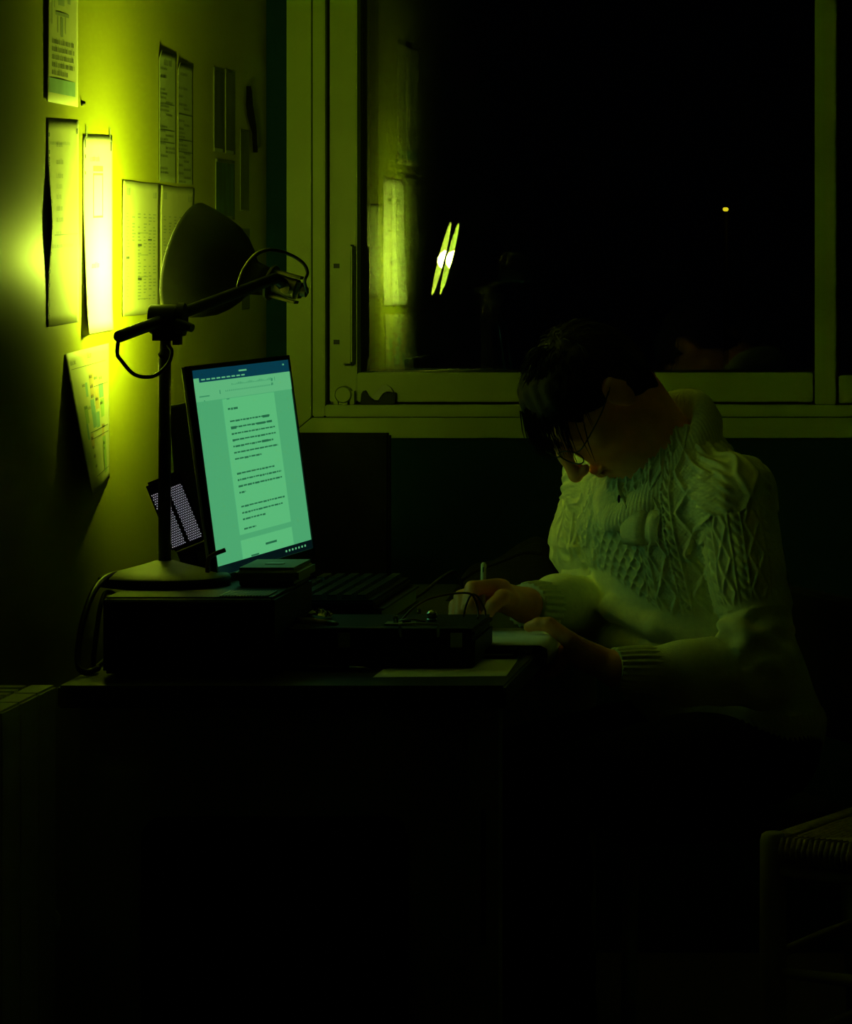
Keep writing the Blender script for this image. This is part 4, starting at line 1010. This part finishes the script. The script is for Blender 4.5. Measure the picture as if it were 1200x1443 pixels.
# knitted relief
def seg(V, a, b):
    d = b-a; t = np.clip(((V-a)@d)/(d@d), 0, 1); q = V-(a+t[:, None]*d); return t, np.linalg.norm(q, axis=1), q
P = np.array(TORSO); z = V[:, 2]
cx = np.interp(z, P[:, 0], P[:, 3]); cy = np.interp(z, P[:, 0], P[:, 4]); rel = V.copy(); rel[:, 0] -= cx; rel[:, 1] -= cy
la = rel@TL; fo_ = rel@TF; ang = np.arctan2(la, fo_); uu = ang*.150
ci = np.clip(((V-f.lo)/h).round().astype(int), 0, np.array(f.n)-1); dtor = Ftor[ci[:, 0], ci[:, 1], ci[:, 2]]
tL, dL, qL = seg(V, SHL, ELL); tR, dR, qR = seg(V, SHR, ELR); tl2, dl2, ql2 = seg(V, ELL, WRL); tr2, dr2, qr2 = seg(V, ELR, WRR)
tors = dtor < .012
def strand(u, c, wd): return np.exp(-((u-c)/wd)**2)
def yoke(u, v):
    U = np.abs(u); hh = np.zeros_like(u)
    for k in range(-4, 5):
        xk = k*.0125+.0058*np.sin(2*np.pi*v/.026)*(1 if k % 2 else -1); hh = np.maximum(hh, strand(u, xk, .0034)*(np.abs(u) < .056))
    for c in (.066, .122, .190, .240, .290, .340, .390): hh = np.maximum(hh, strand(U, c, .0062)*(.55+.45*np.sin(2*np.pi*(v/.017+(U-c)/.018))))
    for c in (.059, .0735, .1145, .130): hh = np.maximum(hh, .75*strand(U, c, .0022))
    tri = np.abs(((v/.062) % 1)*2-1)
    for sg in (-1, 1): hh = np.maximum(hh, strand(U, .094+sg*.0165*tri, .0034)*(U > .074)*(U < .114))
    for sg in (-1, 1): hh = np.maximum(hh, strand(U, .158+sg*.020*tri, .0036)*(U > .132)*(U < .184))
    for c in (.215, .265, .315, .365):
        for sg in (-1, 1): hh = np.maximum(hh, .8*strand(U, c+sg*.011*tri, .0034))
    hh += .22*np.sin(2*np.pi*u/.0068)*np.sin(2*np.pi*v/.0068)*((U > .074) & (U < .184))
    return hh
hgt = np.zeros(len(V))
yk = 1/(1+np.exp(-(z-(.818-.40*np.clip(uu, -.05, .10)))/.0025))
hgt += np.where(tors, .0056*yk*(yoke(uu, z)+.2), 0)
rib = np.sin(2*np.pi*uu/.0075)
hgt += np.where(tors & (z < .615), .0018*rib, 0)
def sleeve(t, q, ax_a, ax_b, L):
    d = (ax_b-ax_a)/np.linalg.norm(ax_b-ax_a); ref = TF-d*(TF@d); ref /= np.linalg.norm(ref); sd_ = np.cross(d, ref)
    a = np.arctan2(q@sd_, q@ref); return a*.057, t*L
for (t, d_, q, a, b) in ((tL, dL, qL, SHL, ELL), (tR, dR, qR, SHR, ELR)):
    su, sv = sleeve(t, q, a, b, np.linalg.norm(b-a)); mk = (~tors) & (d_ < .085)
    lim = .62
    e = 1/(1+np.exp((t-lim)/.008))
    hh = np.zeros(len(V)); 
    for c in (-.045, 0., .045, .09, -.09): hh = np.maximum(hh, strand(su, c, .0065)*(.55+.45*np.sin(2*np.pi*(sv/.017+(su-c)/.018))))
    for c in (-.036, -.054, .009, -.009, .036, .054, .081, -.081): hh = np.maximum(hh, .7*strand(su, c, .0022))
    tri = np.abs(((sv/.05) % 1)*2-1)
    for c in (-.0225, .0225, .0675, -.0675):
        for sg in (-1, 1): hh = np.maximum(hh, .8*strand(su, c+sg*.010*tri, .003))
    hgt += np.where(mk, .0046*e*(hh+.25), 0)
# gather folds where the sleeves bend
wob = .0028*np.sin(2*np.pi*tL/.16+2.2*np.sin(qL[:, 0]*40))*(tL > .66)*(~tors)*(dL < .08)+.0026*np.sin(2*np.pi*tR/.19+2*np.sin(qR[:, 0]*40))*(tR > .5)*(~tors)*(dR < .08)
nzf = .0025*np.sin(V[:, 0]*55+V[:, 2]*38)*np.sin(V[:, 1]*47-V[:, 2]*31)
hgt += wob+nzf
V = V+N*hgt[:, None]
sweater = np_mesh('sweater', V, F, 'wool', person)
del f, Ftor
# cuffs: ribbed tubes
def cuff(a, b, r0, r1, nm='cuff'):
    d = (b-a)/np.linalg.norm(b-a); up = v3(0, 0, 1)-d*d[2]; up /= np.linalg.norm(up); sd_ = np.cross(d, up); n = 176; k = 12; Vc = []; Fc = []
    prof = [(0, r0-.006), (0, r0-.001)]+[(i/k, r0+(r1-r0)*i/k+.0022*math.sin(math.pi*i/k)) for i in range(k+1)]+[(1, r1-.004), (1.0, r1-.007)]
    for i, (t, r) in enumerate(prof):
        for j in range(n):
            th = 2*math.pi*j/n; rr = r+.0015*math.cos(22*th)*(1 if 1 < i < len(prof)-2 else .3)
            Vc.append(a+(b-a)*t+(up*math.cos(th)+sd_*math.sin(th))*rr)
    for i in range(len(prof)-1):
        for j in range(n): Fc.append((i*n+j, (i+1)*n+j, (i+1)*n+(j+1) % n, i*n+(j+1) % n))
    return mesh(nm, Vc, Fc, 'wool', sweater, True)
cuff(WRL*1.02-ELL*.02, WRL*.72+ELL*.28, .0305, .0335)
cuff(WRR*.99+ELR*.01, WRR*.76+ELR*.24, .0335, .037)
# shawl collar
f = Field((-.56, 5.84, .90), (-.30, 6.12, 1.15), .0021)
NCt = v3(-.40, 6.0, 0)
def cpnt(fw, lt, z): return NCt+TF*fw+TL*lt+v3(0, 0, z)
ring = [cpnt(.092, .004, .930), cpnt(.070, .046, .960), cpnt(.034, .070, 1.002), cpnt(-.006, .074, 1.048), cpnt(-.034, .052, 1.086), cpnt(-.048, 0, 1.098), cpnt(-.034, -.052, 1.086), cpnt(-.006, -.074, 1.048), cpnt(.034, -.068, 1.002), cpnt(.068, -.044, .960), cpnt(.092, -.004, .930)]
ring = [np.array(p) for p in bez(ring, 3)]
f.chain(ring, [.0135]*len(ring), .012)
ring2 = [p+np.array([0, 0, -.022])+(p-(NCt+v3(0, 0, p[2])))*.12 for p in ring]
f.chain(ring2, [.0155]*len(ring2), .018)
V, F = f.net(); N = vnorm(V, F); rel = V-NCt; a = np.arctan2(rel@TL, rel@TF)
V = relax(V, F, 1, .5)+N*(.0006*np.sin(a*110))[:, None]
np_mesh('collar', V, F, 'wool', sweater); del f
# buttoned tab and collar point
def ribbon(name, rows, th=.004, m='wool', ns=10):
    R_ = [np.array([np.array(p) for p in bez([tuple(q) for q in r], ns)]) for r in rows]
    G = []
    k = len(rows)
    for r in R_: G.append(r)
    G = np.array(G); nr, nc = G.shape[:2]; Vr = G.reshape(-1, 3); Fr = [(i*nc+j, i*nc+j+1, (i+1)*nc+j+1, (i+1)*nc+j) for i in range(nr-1) for j in range(nc-1)]
    o = mesh(name, Vr, Fr, m, sweater, True); md = o.modifiers.new('thickness', 'SOLIDIFY'); md.thickness = th; md.offset = 0
    return o
def tabpt(z, lat, out): return chest(z, lat, out)
ribbon('collar_tab', [[tabpt(zz, lt, o_+bulge) for lt, o_ in ((.020, .004), (.026, .010), (.040, .013), (.055, .014), (.062, .010), (.066, .004), (.078, .008), (.088, .004))] for zz, bulge in ((.934, -.003), (.922, .001), (.908, .002), (.894, .001), (.882, -.002))], .004)
cpt = ribbon('collar_point', [[tabpt(zz, l0, .010), tabpt(zz-.010, l0+.012, .015), tabpt(zz-.022, l0+.022, .016)] for zz, l0 in ((.978, -.010), (.968, .0), (.958, .012), (.950, .020))], .004)
bh = B().sphere((0, 0, 0), 1, 12); bhT = Matrix.Translation(Vector(tabpt(.950, .017, .0185))) @ Matrix.Diagonal((.0022, .0022, .0065, 1)); bh.v = [tuple(bhT @ Vector(q)) for q in bh.v]
bh.build('buttonhole', 'black', sweater, True)

# ---- trousers and shoes
f = Field((-.78, 5.62, .06), (-.15, 6.26, .68), .0045)
f.ell((-.305, 6.068, .57), (.165, .118, .095), np.stack([TL, TF, v3(0, 0, 1)], 1), .02)
for H_, K_, A_ in ((HIPL, KNL, ANL), (HIPR, KNR, ANR)):
    f.cap(H_, K_, .084, .063, .025); f.cap(K_, A_, .060, .046, .02)
V, F = f.net(); N = vnorm(V, F); V = V+N*(.003*np.sin(V[:, 0]*60+V[:, 2]*45)*np.sin(V[:, 1]*55))[:, None]
np_mesh('trousers', V, F, 'trouser', person); del f
for A_ in (ANL, ANR):
    f = Field(A_-v3(.22, .22, .1), A_+v3(.12, .12, .06), .004)
    f.cap(A_+v3(.02, .02, -.055), A_+TF*.15+v3(0, 0, -.062), .036, .030, .02); f.cap(A_, A_+v3(0, 0, -.045), .042, .044, .02); f.cap(A_+TF*.06+v3(0, 0, -.05), A_+TF*.15+v3(0, 0, -.063), .040, .031, .02)
    V, F = f.net(); V[:, 2] = np.maximum(V[:, 2], .0005); np_mesh('shoe', V, F, 'shoe', person)
    del f

# ---- hair
f = Field(HC-v3(.2, .2, .2), HC+v3(.2, .2, .2), .003)
f.ell(hp_(0, -.010, .032), (.079, .091, .078), HR, .02)
f.ell(hp_(0, -.042, .006), (.068, .060, .066), HR, .03)
f.ell(hp_(0, -.044, -.040), (.056, .042, .062), HR, .025)
f.ell(hp_(0, .038, .068), (.055, .031, .030), HR, .03)
f.ell(hp_(0, .115, -.030), (.10, .085, .085), HR, .01, sub=True)      # leave the face free
for s_ in (-1, 1): f.ell(hp_(.085*s_, .035, -.045), (.05, .05, .055), HR, .01, sub=True); f.ell(hp_(.084*s_, -.010, -.012), (.02, .024, .036), HR, .008, sub=True)
f.ell(hp_(0, -.025, -.150), (.10, .10, .050), HR, .01, sub=True)
for s_ in (-1, 1): f.ell(hp_(.075*s_, .012, -.075), (.05, .045, .05), HR, .01, sub=True)
V, F = f.net(); N = vnorm(V, F); L_ = (V-HC)@HR
V = V+N*(.0012*np.sin(L_[:, 0]*260+np.sin(L_[:, 1]*60)*2)+.0018*np.sin(L_[:, 1]*140+L_[:, 0]*90))[:, None]
hair = np_mesh('hair', V, F, 'hair', person); del f
sb = B(); rr_ = random.Random(11)
for i in range(1500):
    th = rr_.uniform(0, 2*math.pi); ph = rr_.uniform(-.25, 1.0)
    l, n, u = math.cos(th)*math.cos(ph*1.5), math.sin(th)*math.cos(ph*1.5), math.sin(ph*1.5)
    if n > .55 and u < .30: continue
    if n > -.2 and u < .0 : continue
    p = hp_(.078*l, -.010+.090*n, .032+.077*u)
    nr_ = HL*l+HN*n+HU*u; nr_ /= np.linalg.norm(nr_)
    flow = HN*(.9 if n > -.3 else -.2)+HL*l*.6-HU*(.5 if u < .6 else .05)+v3(*[rr_.gauss(0, .25) for _ in range(3)]); flow -= nr_*(flow@nr_); flow /= np.linalg.norm(flow)
    ln = rr_.uniform(.02, .045)
    p1 = p+flow*ln*.5+nr_*rr_.uniform(.001, .006); p2 = p+flow*ln+nr_*rr_.uniform(-.006, .006)
    sb.tube([p-nr_*.003, p1, p2], [.0010, .0009, .0002], 3, caps=False)
for i in range(260):                                                   # fringe hanging over the forehead
    l = rr_.gauss(0, .032); p = hp_(l, .064+rr_.uniform(-.014, .010), .078+rr_.uniform(-.014, .010)-abs(l)*.3)
    ln = rr_.uniform(.035, .066); dr = HN*.42-HU*.85+HL*rr_.gauss(0, .22)+v3(0, 0, -.25); dr /= np.linalg.norm(dr)
    p1 = p+dr*ln*.5+HN*.008; p2 = p1+dr*ln*.5+v3(0, 0, -.006)
    sb.tube([p, p1, p2], [.0012, .0010, .0002], 3, caps=False)
so_ = sb.build('hair_strands', 'hair', hair); so_['kind'] = 'stuff'
for s_ in (-1, 1):
    eb = B()
    for k in range(26):
        t = k/25; b0 = hp_(s_*(.014+.036*t), .0925-.012*t*t, .0255+.004*math.sin(t*3)); eb.tube([b0, b0+HL*s_*.007+HU*.002+HN*.001], [.0011, .0003], 3, caps=False)
    eb.build('eyebrow', 'hair', person)
# ---- glasses
gl = None
gb_ = B()
def rim(s_): return [hp_(s_*(.033+.023*math.cos(a)), .104-.010*((.033+.023*math.cos(a))/.056)**2+.004, -.004+.019*math.sin(a)) for a in [k*2*math.pi/28 for k in range(29)]]
for s_ in (-1, 1): gb_.tube(rim(s_), .0011, 6, caps=False)
gb_.tube(bez([hp_(-.010, .107, .002), hp_(0, .110, .005), hp_(.010, .107, .002)], 4), .0011, 6)
for s_ in (-1, 1): gb_.tube(bez([hp_(s_*.056, .098, .002), hp_(s_*.072, .085, .003), hp_(s_*.081, .03, .006), hp_(s_*.081, -.015, .012), hp_(s_*.080, -.035, -.008)], 6), .0012, 6)
gl = gb_.build('eyeglasses', 'specs', person, True)
for s_ in (-1, 1):
    R_ = rim(s_)[:-1]; mesh('lens', R_, [tuple(range(len(R_)))], 'lens', gl)
# ---- pencil
pa, pb = v3(-.656, 5.757, NZ+.0012), v3(-.6585, 5.800, .861)
dv = (pb-pa); Lp = np.linalg.norm(dv); dv /= Lp
pcl = empty('pencil', tuple(pa), 'pale wooden pencil held upright in the writing hand', 'pencil')
B().tube([pa, pa+dv*.004], [.0004, .0012], 8).build('lead', 'graphite', pcl, True)
B().tube([pa+dv*.004, pa+dv*.018], [.0012, .0042], 12).build('sharpened_end', 'wood', pcl, True)
B().tube([pa+dv*.018, pa+dv*(Lp-.003), pa+dv*Lp], [.0042, .0042, .003], 12).build('barrel', 'pencil', pcl, True)
B().box((-.001, -.0043, Lp-.016), (.001, -.0040, Lp-.008), frame_T(pa, dv, (1, 0, 0))).build('stamp', 'ink', pcl)
